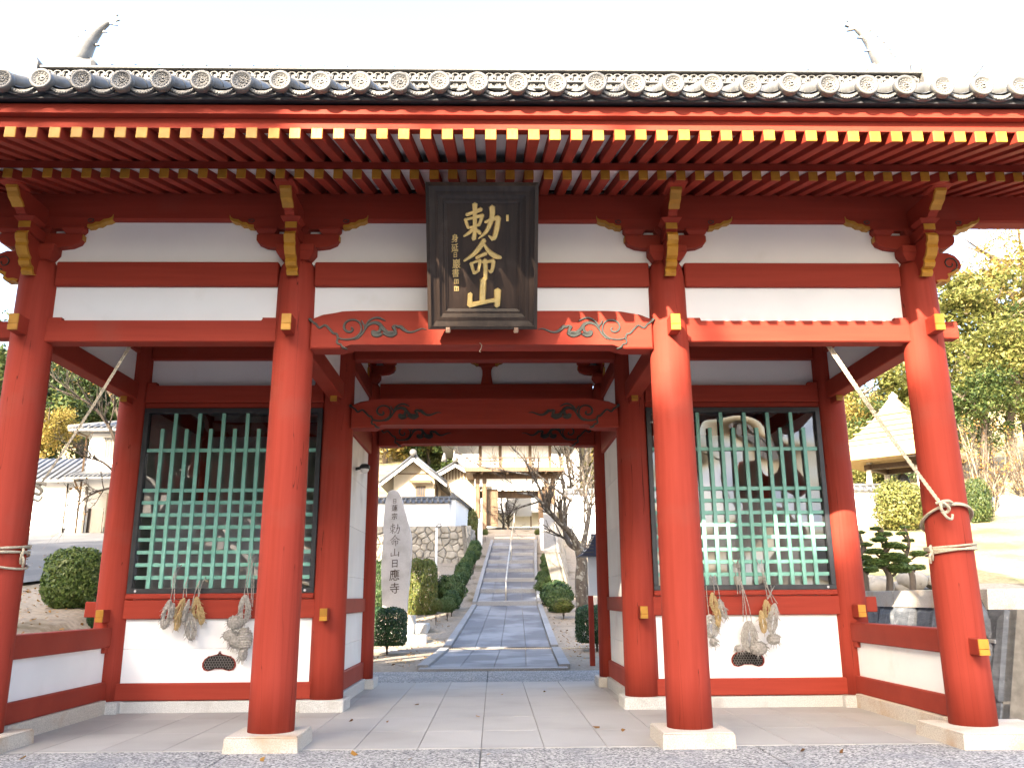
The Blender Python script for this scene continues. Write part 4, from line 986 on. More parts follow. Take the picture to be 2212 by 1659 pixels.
# drainage grating across the path
gy0 = 13.42
box('drain_channel', -5.5, 6.2, gy0-.16, gy0+.16, -.3, -.02, NOKI, path, 0)
for x0, x1 in ((-5.5, -1.2), (1.8, 6.2)):
    box('drain_kerb', x0, x1, gy0-.20, gy0-.12, -.1, .07, KERB, path, .01); box('drain_kerb', x0, x1, gy0+.12, gy0+.2, -.1, .085, KERB, path, .01)
gr = MB().box(-1.15, 3.0, gy0-.13, gy0-.11, .06, .10).box(-1.15, 3.0, gy0+.11, gy0+.13, .06, .10).build('drain_grate', STEEL, path)
for i in range(70):
    x = -1.13+i*.059; box('grate_bar', x, x+.012, gy0-.11, gy0+.11, .07, .098, STEEL, gr, 0)
rows = [13.64, 14.8, 16.2, 17.3, 18.7, 19.9, 21.4, 23]
for i in range(4):
    off = (.35 if i % 2 else 0)
    ys = [13.64]+[r+off for r in rows[1:-1]]+[23]
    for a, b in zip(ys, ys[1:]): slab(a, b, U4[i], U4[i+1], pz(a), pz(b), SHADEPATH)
for sx in (-1, 1):
    ks = list(np.linspace(13.64, 23, 8))
    for a, b in zip(ks, ks[1:]):
        u = sorted((sx*1.01, sx*1.17)); slab(a, b, u[0], u[1], pz(a)+.05, pz(b)+.05, KERB, 'kerb_stone', .25)
STEPY = [23+i*2.14 for i in range(8)]; STEPZ = [1.04+i*.452 for i in range(8)]
for i, y in enumerate(STEPY):
    z = STEPZ[i]; zt = z+.15
    slab(y, y+.32, -1, 1, zt, zt+.02, KERB, 'step_edge', .3, .003)
    ye = y+2.14 if i < 7 else 43.0; zn = STEPZ[i+1] if i < 7 else 5.38
    if i < 7:
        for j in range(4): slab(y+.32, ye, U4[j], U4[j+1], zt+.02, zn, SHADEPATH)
        for sx in (-1, 1):
            u = sorted((sx*1.01, sx*1.16)); slab(y, ye, u[0], u[1], zt+.0, zn+.15, KERB, 'kerb_stone', .35)
    else:
        for k, (a, b) in enumerate(((y+.32, 39.6), (39.6, 41), (41, 42.2), (42.2, 43.4))):
            za = zt+.02+k*.24
            for j in range(4): slab(a, b, U4[j]*1.05, U4[j+1]*1.05, za, za+.04, GRANITE, 'step_slab', .4)
# handrail on the right of the middle
hr = thing('handrail', (.75, 23.3, 1.1), 'stainless steel handrail climbing the middle of the stone steps', 'handrail')
def hp(bx, by, Y): return at_y(*bgp(bx, by), Y)-Vector((.75, 23.3, 1.1))
A = hp(1309, 1385, 23.4); B_ = hp(1392, 720, 40)
MB().tube([A+Vector((0, 0, -1.05)), A+Vector((0, 0, -.05)), A+Vector((0, .06, 0))], .028, 10).build('post', STEEL, hr)
MB().tube([A, A.lerp(B_, .5), B_], .028, 10).build('rail', STEEL, hr)
MB().tube([B_, B_+Vector((0, .05, -1.1))], .028, 10).build('post', STEEL, hr)
M_ = A.lerp(B_, .5); MB().tube([M_, M_+Vector((0, 0, -1.0))], .024, 10).build('post', STEEL, hr)

# ------------------------------------------------------------------ clipped bushes along the path
def bb(name, bx0, bx1, by0, by1, Y, label, m, me, group=None, stemh=0, bury=.0):
    a = at_y(*bgp(bx0, by1), Y); b = at_y(*bgp(bx1, by0), Y); r = (b.x-a.x)/2*.90; x = (a.x+b.x)/2
    zt = terrain(x, Y); h = max(b.z-zt, .35)
    return bush(name, x, Y, r, r*.92, h, label, m, me, group, max(stemh, h-r*1.75))
gl_ = 'clipped azaleas lining the left edge of the path'
lefts = [(545, 700, 1560, 1720, 18.2 , LEAF_TOPY, .18), (640, 825, 1540, 1690, 19.2 , LEAF_TOPI, 0), (665, 885, 1480, 1660, 20.3 , LEAF_TOPI, 0), (590, 935, 1330, 1640, 21.6 , LEAF_TOPI, 0), (770, 945, 1300, 1440, 23.2 , LEAF_TOPI, 0),
         (790, 965, 1255, 1380, 24.4 , LEAF_TOPI, 0), (790, 990, 1205, 1330, 25.6 , LEAF_TOPI, 0), (830, 1000, 1150, 1290, 26.8 , LEAF_TOPI, 0), (880, 1040, 1090, 1240, 28 , LEAF_TOPI, 0), (900, 1075, 1035, 1180, 29.2 , LEAF_TOPI, 0), (925, 1085, 985, 1110, 30.4 , LEAF_TOPI, 0), (1070, 1140, 875, 990, 38.5, LEAF_TOPY, 0)]
for i, (x0, x1, y0, y1, Y, m, sh) in enumerate(lefts):
    lab = 'round clipped azalea in the row between the path and the stone wall'
    if i == 0: lab = 'small yellowing round bush at the foot of the row nearest the inscribed stone'
    elif i == 3: lab = 'biggest round clipped azalea in the row beside the inscribed stone'
    elif i == 11: lab = 'small bush at the top of the steps beside the terrace-side newel'
    bb('azalea_bush', x0, x1, y0, y1, Y, lab, LEAF_TOP2 if (m is LEAF_TOPI and i % 2) else m, TOPI[i % 3], gl_, sh)
gr_ = 'clipped azaleas lining the right edge of the path'
rights = [(1762, 1990, 1555, 1720, 19.5, LEAF_TOPY, .22), (1690, 1960, 1455, 1680, 21, LEAF_TOPI, 0), (1635, 1985, 1385, 1640, 23, LEAF_TOPI, 0), (1575, 1870, 1330, 1600, 25, LEAF_TOPI, 0), (1590, 1760, 1285, 1420, 27, LEAF_TOPI, 0), (1640, 1790, 1245, 1340, 28.6, LEAF_TOPI, 0), (1640, 1785, 1180, 1290, 30.2, LEAF_TOPI, 0), (1640, 1780, 1110, 1240, 32, LEAF_TOPI, 0), (1585, 1650, 875, 985, 38.5, LEAF_TOPY, 0), (1700, 1780, 930, 1010, 38, LEAF_TOPY, 0)]
for i, (x0, x1, y0, y1, Y, m, sh) in enumerate(rights):
    lab = 'round clipped azalea in the row between the path and the lichen-spotted tree'
    if i == 0: lab = 'small open yellow-green bush on bare stems near the lichen-spotted tree'
    elif i in (8, 9): lab = 'small yellowish bush beside the white newel next to the lichen-spotted tree'
    bb('azalea_bush', x0, x1, y0, y1, Y, lab, LEAF_TOP2 if (m is LEAF_TOPI and i % 2) else m, TOPI[(i+1) % 3], gr_, sh)
def db(x0, x1, y0, y1, Y, *a, **k):     # box in frame pixels
    p = at_y(x0, y1, Y); q = at_y(x1, y0, Y); r = (q.x-p.x)/2; x = (p.x+q.x)/2; zt = terrain(x, Y)
    return bush(a[0], x, Y, r*k.get('fx', 1), r*k.get('fy', .95), max(q.z-zt, .3), a[1], a[2], a[3], k.get('group'), k.get('stemh', 0), None, k.get('rz'))
db(792, 880, 1311, 1425, 12.3, 'clipped_shrub', 'dark glossy clipped shrub with flat top in front of the inscribed stone', LEAF_DARK, CUBY, stemh=.22, rz=0)
db(1246, 1330, 1306, 1418, 12.6, 'clipped_shrub', 'dark glossy clipped shrub with flat top next to the navy-roofed notice board', LEAF_DARK, CUBY, stemh=.22, rz=0)
db(880, 946, 1207, 1335, 21, 'hedge_block', 'square yellow-topped hedge block behind the inscribed stone', LEAF_TOPY, CUBY, rz=0)
db(795, 842, 1210, 1335, 21.6, 'hedge_block', 'square green hedge block hidden half behind the inscribed stone', LEAF_TOPI, CUBY, rz=0)
db(992, 1037, 1102, 1145, 38.2, 'round_bush', 'round yellow-green bush on the terrace beside the old upper gate', LEAF_YG, TOPI[0], rz=0)
db(82, 236, 1178, 1345, 6.4, 'clipped_bush', 'large rounded glossy green bush on the gravel bank by the asphalt road', LEAF_BUSH, shell_mesh('crown', 14000, .050, 31, 2.2, .07, fill=.18), rz=0)
db(185, 232, 1290, 1360, 5.6, 'small_shrub', 'small dark shrub tucked below the large roadside bush', LEAF_DARK, LOOSE, rz=0)

# ------------------------------------------------------------------ inscribed standing stone
sx0, sy0 = -2.63, 17.0; sz0 = terrain(sx0, sy0)
ST = thing('inscribed_stone', (sx0, sy0, sz0), 'tall pale upright stone slab carved with a column of dark characters', 'monument')
def sp(bx, by): p = at_y(*bgp(bx, by), sy0-.12); return p.x-sx0, p.z-sz0
outl = [(95, 1690), (85, 1500), (80, 1250), (98, 1000), (102, 800), (118, 640), (135, 540), (165, 497), (205, 487), (245, 500), (275, 560), (300, 650), (335, 780), (362, 880), (378, 960), (376, 1100), (365, 1300), (345, 1500), (330, 1690)]
op = smooth_pts([sp(*p) for p in outl], 3)
op = [(p[0]+R.uniform(-.006, .006), max(p[1], -.15)) for p in op]
sharp(MB().prism(op, 'xz', -.12, .13, .02).build('slab', STELE, ST), 30)
box('pedestal', -.75, .85, -.45, .5, -.2, .22, GRANITE2, ST, .03)
for ch, by, bx, sz in (('日', 597, 213, .155), ('蓮', 665, 213, .20), ('宗', 748, 212, .20), ('日', 1210, 214, .26), ('應', 1325, 212, .34), ('寺', 1455, 212, .33)):
    u, v = sp(bx, by); glyph(ch, u, v, sz, -.121, ENGRAVE, ST, 'carved_character', .006, .004, .92, .06)
for nm, (ccx, ccy), (tx, ty), k in (('choku', (668, 465), (214, 868), .285), ('mei', (676, 850), (215, 985), .275), ('yama', (690, 1195), (216, 1105), .27)):
    def mp2(x, y, ccx=ccx, ccy=ccy, tx=tx, ty=ty, k=k):
        return sp(tx+(x-ccx)*k, ty+(y-ccy)*k)
    thin = [(p, tuple(a*.62 for a in w)) for p, w in BIG[nm]]
    brush(thin, mp2, .004, -.118, 'carved_character', ENGRAVE, ST, .00275*k*1.0)
stp = thing('log_stump', (-2.12, 15.4, terrain(-2.12, 15.4)), 'weathered grey upright log beside the inscribed stone', 'stump')
MB().lathe([(.115, -.1), (.11, .3), (.105, .62), (.09, .64)], 14).build('log', mat('grey_log', (.22, .21, .20), (.48, .46, .43), .9, 4, (8, 8, .6), bump=.6), stp)
q = thing('stone_block', (-1.95, 14.9, terrain(-1.95, 14.9)), 'low pale stone block on the sand by the weathered log', 'block'); MB().box(-.42, .28, -.2, .2, -.1, .2, .02).build('block', GRANITE2, q)

# ------------------------------------------------------------------ stone walls
def clip_poly(poly, px, pz_, nx, nz):
    out = []; n = len(poly)
    for i in range(n):
        a, b = poly[i], poly[(i+1) % n]; da = (a[0]-px)*nx+(a[1]-pz_)*nz; db_ = (b[0]-px)*nx+(b[1]-pz_)*nz
        if da <= 0: out.append(a)
        if da*db_ < 0: t = da/(da-db_); out.append((a[0]+(b[0]-a[0])*t, a[1]+(b[1]-a[1])*t))
    return out
def cells(w, h, n, seed, asp=1.4, gap=.011):
    rr = random.Random(seed); ny = max(1, round(math.sqrt(n*h/w*asp))); nx = max(1, round(n/ny)); S = []
    for j in range(ny):
        for i in range(nx): S.append(((i+.5+(.25 if j % 2 else -.25)+rr.uniform(-.42, .42))*w/nx, (j+.5+rr.uniform(-.42, .42))*h/ny))
    out = []
    for i, s in enumerate(S):
        poly = [(0, 0), (w, 0), (w, h), (0, h)]
        for j, t in enumerate(S):
            if i != j and abs(t[0]-s[0]) < 3*w/nx and abs(t[1]-s[1]) < 3*h/ny:
                mx_, mz_ = (s[0]+t[0])/2, (s[1]+t[1])/2; dx, dz = t[0]-s[0], t[1]-s[1]; l = math.hypot(dx, dz)
                poly = clip_poly(poly, mx_-dx/l*gap, mz_-dz/l*gap, dx, dz)
                if len(poly) < 3: break
        if len(poly) >= 3: out.append((s, poly))
    return out
def stone_wall(root, P0, P1, h0, h1, batter, n, seed, m, zb0, zb1, name='stone', depth=.5):
    """stones set in the plane from P0 to P1 (plan), leaning back by batter per metre of height"""
    P0 = Vector((*P0, 0)); P1 = Vector((*P1, 0)); d = P1-P0; w = d.length; d.normalize(); nn = Vector((d.y, -d.x, 0)); rr = random.Random(seed); h = max(h0, h1)
    base = root.location.copy()
    def pos(u, v, o):
        t = u/w; zb = zb0+(zb1-zb0)*t; hh = (h0+(h1-h0)*t)/h
        return P0+d*u+Vector((0, 0, zb+v*hh))+nn*(o-batter*v*hh)-base
    for s, poly in cells(w, h, n, seed):
        cx_ = sum(p[0] for p in poly)/len(poly); cz_ = sum(p[1] for p in poly)/len(poly); o = rr.uniform(-.02, .035)
        mb = MB(); a = [mb.bm.verts.new(pos(u, v, -.10)) for u, v in poly]; b = [mb.bm.verts.new(pos(u, v, o+.01)) for u, v in poly]
        c = [mb.bm.verts.new(pos(cx_+(u-cx_)*.72, cz_+(v-cz_)*.72, o+.055+rr.uniform(-.015, .02))) for u, v in poly]; k = len(poly)
        for i in range(k):
            j = (i+1) % k; mb.bm.faces.new((a[i], a[j], b[j], b[i])); mb.bm.faces.new((b[i], b[j], c[j], c[i]))
        mb.bm.faces.new(c); mb.build(name, m, root)
    core = MB(); q = [pos(0, 0, -.02), pos(w, 0, -.02), pos(w, h, -.02), pos(0, h, -.02)]; r_ = [p-nn*depth for p in q]
    core.hexa([q[0], q[1], r_[1], r_[0]], [q[3], q[2], r_[2], r_[3]]).build('core', MORTAR, root)
# terrace wall on the left: fieldstones below, plastered wall with tile coping above
TW = thing('terrace_wall', (-3, 32, 2.4), 'fieldstone terrace wall below the white garden wall, left of the steps', 'stone wall')
pl, pr_ = at_y(*bgp(-60, 1400), 32), at_y(*bgp(962, 1400), 32)
zt_ = at_y(*bgp(500, 838), 32).z
stone_wall(TW, (pl.x-1.5, 32), (pr_.x, 32.0), zt_-2.2, zt_-2.2, .12, 130, 5, STONE, 2.2, 2.2)
stone_wall(TW, (pr_.x, 32.0), (pr_.x+.1, 39), zt_-2.2, .6, .1, 50, 6, STONE, 2.2, 4.3, depth=.2)
def coped_wall(name, x0, x1, y, z0, z1, label, th=.3, tiles=True, rz=0):
    t = thing(name, ((x0+x1)/2, y, z0), label, 'wall', None, rz); w = (x1-x0)/2
    box('wall_face', -w, w, -th/2, th/2, -.3, z1-z0, WHITE, t, .01)
    cp = MB().prism([(-th*.95, z1-z0), (th*.95, z1-z0), (0, z1-z0+.26)], 'yz', -w-.1, w+.1).build('coping', TILEDK, t)
    n = int((2*w)/.26)
    tm = MB().tube([(0, -th*1.0, z1-z0+.035), (0, -.02, z1-z0+.27)], .055, 8).mesh('coping_tile')
    for i in range(n+1): mobj('coping_tile', tm, TILE, cp, (-w+i*(2*w/n), 0, 0))
    MB().tube([(-w-.12, 0, z1-z0+.28), (w+.12, 0, z1-z0+.28)], .075, 8).build('coping_ridge', TILE, cp)
    return t
a = at_y(*bgp(-80, 838), 33); b = at_y(*bgp(752, 622), 33)
coped_wall('garden_wall', a.x-1.5, b.x, 33.0, zt_-.05, b.z, 'white plastered garden wall with tile coping above the fieldstones')
rw = coped_wall('garden_wall', -3, 3, 36.3, zt_-.05, b.z+.25, 'white garden wall running back beside the round terrace bush', rz=math.radians(84))
rw.location.x = b.x+.45
# white newels at the head of the steps
for (bx0, bx1, by0, by1, Y, lab) in ((1030, 1080, 800, 1010, 38, 'white stone newel beside the terrace wall at the steps'), (1650, 1712, 800, 1115, 36, 'white stone newel beside the steps on the tree side')):
    p = at_y(*bgp(bx0, by1), Y); q = at_y(*bgp(bx1, by0), Y); w = (q.x-p.x)/2
    n_ = thing('newel_wall', ((p.x+q.x)/2, Y, terrain((p.x+q.x)/2, Y)), lab, 'newel'); zz = q.z-n_.location.z
    MB().prism([(-.3, -.3), (1.2, -.3), (1.2, zz+.25), (.25, zz+.2), (-.1, zz-.1), (-.3, zz-.4)], 'yz', -w*.8, w*.8, .02).build('slab', WHITE2, n_)
    MB().box(-w*.95, w*.95, -.35, .05, -.3, zz-.35, .03).build('post', WHITE2, n_)
# right side: stone bank behind the tree and white wall
RB = thing('tree_bank_wall', (3.6, 30, 2), 'grey stone bank wall behind the lichen-spotted tree', 'stone wall')
stone_wall(RB, (3.0, 24), (3.9, 38), 1.9, 2.3, .25, 60, 9, STONE, 1.1, 4.0)
RB2 = coped_wall('garden_wall', 4.2, 13, 39, 4.5, 6.9, 'long white garden wall behind the bare tree')

# lamp pole and notice board
lp_ = at_y(*bgp(618, 1400), 22); PO = thing('lamp_pole', (lp_.x, 22, terrain(lp_.x, 22)), 'thin white pole with a curled bracket in front of the fieldstone wall', 'pole')
hz = at_y(*bgp(618, 860), 22).z-PO.location.z
MB().tube([(0, 0, -.2), (0, 0, hz)], .04, 10).build('pole', WHITE2, PO)
MB().tube(smooth_pts([(0, 0, hz-.05), (.02, 0, hz+.1), (.12, 0, hz+.14), (.16, 0, hz+.06), (.10, 0, hz)], 4), .018, 6).build('bracket', BLACK, PO)
nb_ = at_y(*bgp(2150, 1530), 9.2); NB = thing('notice_board', (nb_.x+.35, 9.2, terrain(nb_.x+.35, 9.2)), 'white notice board under a small navy tiled roof behind the gate', 'notice board')
zr_ = at_y(*bgp(2150, 1145), 9.2).z-NB.location.z; zb_ = at_y(*bgp(2150, 1530), 9.2).z-NB.location.z
box('panel', -.40, .55, -.05, .05, zb_, zr_, WHITE, NB, .004)
for dx in (-.36, .5): box('leg', dx-.05, dx+.05, -.055, .055, -.2, zb_+.002, RED, NB, .006)
rfp = [(-.62, zr_), (-.5, zr_+.06), (-.40, zr_+.16), (-.30, zr_+.40), (.45, zr_+.40), (.55, zr_+.16), (.65, zr_+.06), (.77, zr_)]
nr = MB().prism(rfp, 'xz', -.35, .35, .01).build('roof', NAVY, NB)
for i in range(5):
    t = (i+.5)/5; box('roof_lath', -.60+.27*t, -.32+.02*t, -.365, -.352, zr_+.04+.34*t-.012, zr_+.04+.34*t+.012, TILE, nr, .003)
MB().tube([(-.32, 0, zr_+.42), (.47, 0, zr_+.42)], .05, 8).build('roof_ridge', NAVY, nr)

# ------------------------------------------------------------------ buildings behind
def gable_house(name, x0, x1, y0, y1, z0, zw, zr, ov, label, wall, rz=0):
    cx_ = (x0+x1)/2; t = thing(name, (cx_, y0, z0), label, 'house', None, rz); w = (x1-x0)/2; D_ = y1-y0
    MB().prism([(-w, -.6), (w, -.6), (w, zw-z0), (0, zr-z0-.12), (-w, zw-z0)], 'xz', 0, D_).build('wall', wall, t)
    sl = (zr-zw)/w; ex = w+ov; ez = zw-z0-sl*ov
    rf = MB().prism([(-ex, ez), (0, zr-z0), (ex, ez), (ex, ez+.12), (0, zr-z0+.14), (-ex, ez+.12)], 'xz', -ov, D_+ov).build('roof', TILEDK, t)
    ln = math.hypot(ex, zr-z0-ez); n = int((D_+2*ov)/.32)
    for s in (-1, 1):
        tm = MB().tube([(s*ex, 0, ez+.13), (0, 0, zr-z0+.15)], .065, 8).mesh('tile_row')
        for i in range(n+1): mobj('tile_row', tm, TILEDK, rf, (0, -ov+i*(D_+2*ov)/n, 0))
        MB().prism([(0, zr-z0-.02), (s*ex, ez-.02), (s*ex, ez-.16), (0, zr-z0-.20)], 'xz', -ov-.03, -ov+.05).build('bargeboard', WHITE2, rf)
    MB().tube([(0, -ov-.1, zr-z0+.22), (0, D_+ov+.1, zr-z0+.22)], .15, 10).build('roof_ridge', TILE, rf)
    MB().lathe([(.0, 0), (.2, .01), (.2, .12)], 14, (0, -ov-.22, zr-z0+.26), 'y', cap=False).build('ridge_end_tile', TILE, rf)
    return t
HY = 40.0
a = at_y(*bgp(200, 560), HY); b = at_y(*bgp(572, 330), HY); rg_ = at_y(*bgp(375, 190), HY)
H1 = gable_house('plaster_house', a.x, b.x+.2, HY, HY+6, terrain(a.x, HY)-.3, b.z-.1, rg_.z, .75, 'cream plastered house with tiled gable roof above the garden wall', CREAM)
wz = at_y(*bgp(460, 500), HY).z-H1.location.z; wx = at_y(*bgp(468, 500), HY).x-H1.location.x
def window(par, x, z, w, h, y=-.02, bars=3):
    f = box('window', x-w/2, x+w/2, y-.03, y+.05, z-h/2, z+h/2, CEDAR, par, .01)
    box('pane', x-w/2+.05, x+w/2-.05, y-.036, y-.031, z-h/2+.05, z+h/2-.05, BLACK, f, 0)
    for i in range(bars): xx = x-w/2+(i+1)*w/(bars+1); box('window_bar', xx-.015, xx+.015, y-.05, y-.037, z-h/2+.04, z+h/2-.04, CEDAR, f, 0)
    return f
window(H1, wx, wz, .55, .6)
MB().prism([(-.5, wz+.42), (.05, wz+.58), (.05, wz+.64), (-.5, wz+.48)], 'yz', wx-.62, wx+.62).build('window_hood', CEDAR, H1)
box('gable_rail', -.95, .75, -.05, .02, b.z-H1.location.z-.02, b.z-H1.location.z+.04, CEDAR, H1, .005)
f = box('side_window', (b.x+.2-a.x)/2-.01, (b.x+.2-a.x)/2+.05, 1.2, 2.6, wz-.5, wz+.55, CEDAR, H1, .01)
for i in range(4): box('window_bar', (b.x+.2-a.x)/2+.05, (b.x+.2-a.x)/2+.07, 1.25+i*.42, 1.29+i*.42, wz-.45, wz+.5, BLACK, f, 0)
# second gable behind with lattice
a2 = at_y(*bgp(700, 560), 47); r2 = at_y(*bgp(822, 250), 47); b2 = at_y(*bgp(960, 400), 47)
H2 = gable_house('timber_house', a2.x-.8, b2.x+.6, 47, 52, terrain(a2.x, 47)-.3, b2.z+.1, r2.z, .8, 'timber gable with vertical lattice behind the cream plastered house', CREAM)
for i in range(11):
    x = -1.0+i*.2; box('gable_slat', x-.035, x+.035, -.06, -.02, b2.z-H2.location.z+.1, b2.z-H2.location.z+.2+(1-abs(x)/1.6)*(r2.z-b2.z)*.7, CEDAR, H2, .005)
fs = MB().tube([(-.75, -.6, r2.z-H2.location.z+.2), (-.75, -.6, r2.z-H2.location.z+.75)], [.22, .05], 8).build('roof_finial', TILE, H2)

# old upper gate at the head of the steps
UY = 43.5; ua = at_y(*bgp(1030, 840), UY); ub = at_y(*bgp(1780, 840), UY); uz = 5.55
UG = thing('upper_gate', ((ua.x+ub.x)/2, UY, uz), 'old two-storey timber gate at the head of the stone steps', 'gate')
hw = (ub.x-ua.x)/2
def uzp(by): return at_y(*bgp(1400, by), UY).z-uz
zl1, zl0, zbal, ztop = uzp(380), uzp(455), uzp(300), uzp(60)
for x in (-hw, -hw+.42, hw-.42, hw):
    for y in (0, 2.6): box('column', x-.13, x+.13, y-.13, y+.13, -.5, zl1+.4, CEDAR, UG, .01)
box('lintel', -hw-.2, hw+.2, -.12, .12, zl0, zl1, WHITE2, UG, .01)
box('beam', -hw-.3, hw+.3, -.16, .16, zl1+.01, zl1+.3, CEDAR, UG, .01)
box('inner_beam', -hw+.1, hw-.1, 1.2, 1.5, zl0-.55, zl0-.1, CEDAR, UG, .01)
box('door_leaf', -hw+.5, -hw+1.25, .3, .38, 0, zl0-.1, CEDAR, UG, .01); box('door_leaf', hw-.9, hw-.45, .3, .38, 0, zl0-.1, CEDAR, UG, .01)
for i in range(5): box('door_rail', -hw+.5, -hw+1.25, .275, .3, .2+i*.5, .27+i*.5, CEDAR, UG, .004)
box('side_wall', -hw-.02, -hw+.06, .1, 2.5, 0, zl0, WHITE2, UG, 0); box('side_wall', hw-.06, hw+.02, .1, 2.5, 0, zl0, WHITE2, UG, 0)
MB().tube([(.2, -.2, zl0-.06), (.95, -.2, zl0-.06)], .05, 8).build('lamp_tube', WHITE, UG)
box('balcony_floor', -hw-.75, hw+.6, -1.1, 3.6, zbal-.12, zbal, CEDAR, UG, .01)
box('balcony_edge', -hw-.8, hw+.65, -1.16, -1.08, zbal-.2, zbal+.06, CEDAR, UG, .01)
for i in range(9):
    x = -hw-.7+i*(2*hw+1.25)/8; box('baluster', x-.03, x+.03, -1.1, -1.04, zbal+.06, zbal+.62, CEDAR, UG, .004)
for dz in (.25, .42, .62): box('balcony_rail', -hw-.8, hw+.65, -1.11, -1.03, zbal+dz, zbal+dz+.06, CEDAR, UG, .004)
for i in range(8):
    x = -hw-.5+i*(2*hw+.8)/7; box('joist_end', x-.06, x+.06, -1.05, -.2, zbal-.28, zbal-.13, CEDAR, UG, .006)
box('upper_wall', -hw+.15, hw-.15, 0, 2.6, zbal, ztop+1.5, WHITE2, UG, 0)
for x in (-hw+.15, -hw*.4, hw*.4, hw-.15): box('upper_post', x-.09, x+.09, -.06, .06, zbal, ztop+1.5, CEDAR, UG, .006)
for x0_, x1_ in ((-hw+.3, -hw*.45), (-hw*.3, hw*.3), (hw*.45, hw-.3)):
    wf = box('upper_window', x0_, x1_, -.03, .02, zbal+.95, zbal+1.5, WHITE, UG, 0)
    n = 6
    for i in range(n): xx = x0_+(i+.5)*(x1_-x0_)/n; box('window_slat', xx-.03, xx+.03, -.06, -.031, zbal+.95, zbal+1.5, WHITE2, wf, 0)
ur = MB().prism([(-hw-1.6, ztop+.25), (-hw-1.6, ztop+.4), (-.6, ztop+2.6), (.6, ztop+2.6), (hw+1.6, ztop+.4), (hw+1.6, ztop+.25)], 'xz', -1.9, 4.5).build('roof', TILEDK, UG)
for i in range(26):
    x = -hw-1.5+i*(2*hw+3)/25; box('rafter', x-.04, x+.04, -1.85, 0, ztop+.12, ztop+.24, CEDAR, UG, 0)
# hall seen through the upper gate
HA = thing('far_hall', (1.9, 58, 5.6), 'white walled hall with slatted upper windows seen through the old gate', 'house')
box('wall', -5, 5, 0, 5, -.5, 7.5, WHITE2, HA, 0); box('base_band', -5.02, 5.02, -.03, .02, 0, 1.0, BLACK, HA, 0)
MB().prism([(-1.6, 2.0), (.05, 2.8), (.05, 2.95), (-1.6, 2.15)], 'yz', -3, 4.5).build('porch_roof', TILEDK, HA)
for i in range(14): box('window_slat', -2.5+i*.36, -2.38+i*.36, -.08, 0, 4.2, 5.6, CEDAR, HA, 0)
MB().prism([(-6, 7.4), (0, 10), (6, 7.4)], 'xz', -1, 6).build('roof', TILEDK, HA)
SB = thing('banner_board', (1.75, 50, terrain(1.75, 50)), 'white notice panel standing beyond the old gate', 'sign'); box('panel', -.75, .95, -.03, .03, 1.2, 2.6, WHITE, SB, .01)
for dx in (-.7, .9): box('leg', dx-.04, dx+.04, -.03, .03, -.2, 1.21, CEDAR, SB, 0)

# white storehouse on the left with hipped roof
LX0, LX1, LY = -20.3, -12.6, 34.0
LH = thing('white_storehouse', (-16.5, LY, 4.4), 'white two-storey house with hipped tile roof beside the asphalt road', 'house')
w = (LX1-LX0)/2; zW = 9.55-4.4
dx0, dx1 = -20.15+16.5, -18.35+16.5
box('wall', -w, dx0, 0, 6, -.8, zW, WHITE, LH, 0); box('wall', dx1, w, 0, 6, -.8, zW, WHITE, LH, 0); box('wall', dx0-.001, dx1+.001, .002, 6, 2.35, zW-.01, WHITE, LH, 0)
box('base_band', -w-.02, dx0-.1, -.03, .02, -.8, .55, KERB, LH, 0); box('base_band', dx1+.1, w+.02, -.03, .02, -.8, .55, KERB, LH, 0)
hp_ = MB(); e_ = [(-w-.75, -.75, zW-.05), (w+.75, -.75, zW-.05), (w+.75, 6.75, zW-.05), (-w-.75, 6.75, zW-.05)]; r1, r2_ = (-w+2.4, 3, zW+1.35), (w-2.4, 3, zW+1.35)
vs = [hp_.bm.verts.new(p) for p in e_]; us = [hp_.bm.verts.new((x, y, z+.12)) for x, y, z in e_]; ra = hp_.bm.verts.new(r1); rb = hp_.bm.verts.new(r2_)
hp_.bm.faces.new(vs)
for i in range(4): hp_.bm.faces.new((vs[i], vs[(i+1) % 4], us[(i+1) % 4], us[i]))
hp_.bm.faces.new((us[0], us[1], rb, ra)); hp_.bm.faces.new((us[1], us[2], rb)); hp_.bm.faces.new((us[2], us[3], ra, rb)); hp_.bm.faces.new((us[3], us[0], ra))
LR = hp_.build('roof', TILEDK, LH)
for i in range(30):
    x = -w-.7+i*(2*w+1.4)/29
    t = min(1, max(.05, (x+w+.75)/3.15, 0)) if x < 0 else min(1, max(.05, (w+.75-x)/3.15))
    MB().tube([(x, -.78, zW+.10), (x, -.75+3.75*t, zW+.10+1.30*t)], .07, 7).build('tile_row', TILEDK, LR)
MB().tube([r1, r2_], .16, 8).build('roof_ridge', TILE, LR); MB().tube([us and (-w-.75, -.75, zW+.12), r1], .12, 8).build('hip_ridge', TILE, LR); MB().tube([(w+.75, -.75, zW+.12), r2_], .12, 8).build('hip_ridge', TILE, LR)
box('entry_wall', dx0-.2, dx1+.2, 2.2, 2.3, -.3, 2.5, CREAM, LH, 0)
for xx in (dx0-.06, dx1): box('door_post', xx, xx+.1, -.1, .02, -.3, 2.4, DARKWOOD, LH, 0)
box('door_leaf', dx0+.05, dx0+.8, .2, .27, -.1, 1.35, DARKWOOD, LH, 0); box('door_base', dx0, dx1, 2.15, 2.19, -.3, .6, KERB, LH, 0)
cn = MB().prism([(-1.1, 2.65), (.02, 3.05), (.02, 3.15), (-1.1, 2.75)], 'yz', dx0-.7, dx1+.75).build('canopy', TILEDK, LH)
for i in range(15): xx = dx0-.65+i*(dx1-dx0+1.35)/14; MB().tube([(xx, -1.13, 2.77), (xx, 0, 3.17)], .06, 7).build('tile_row', TILEDK, cn)
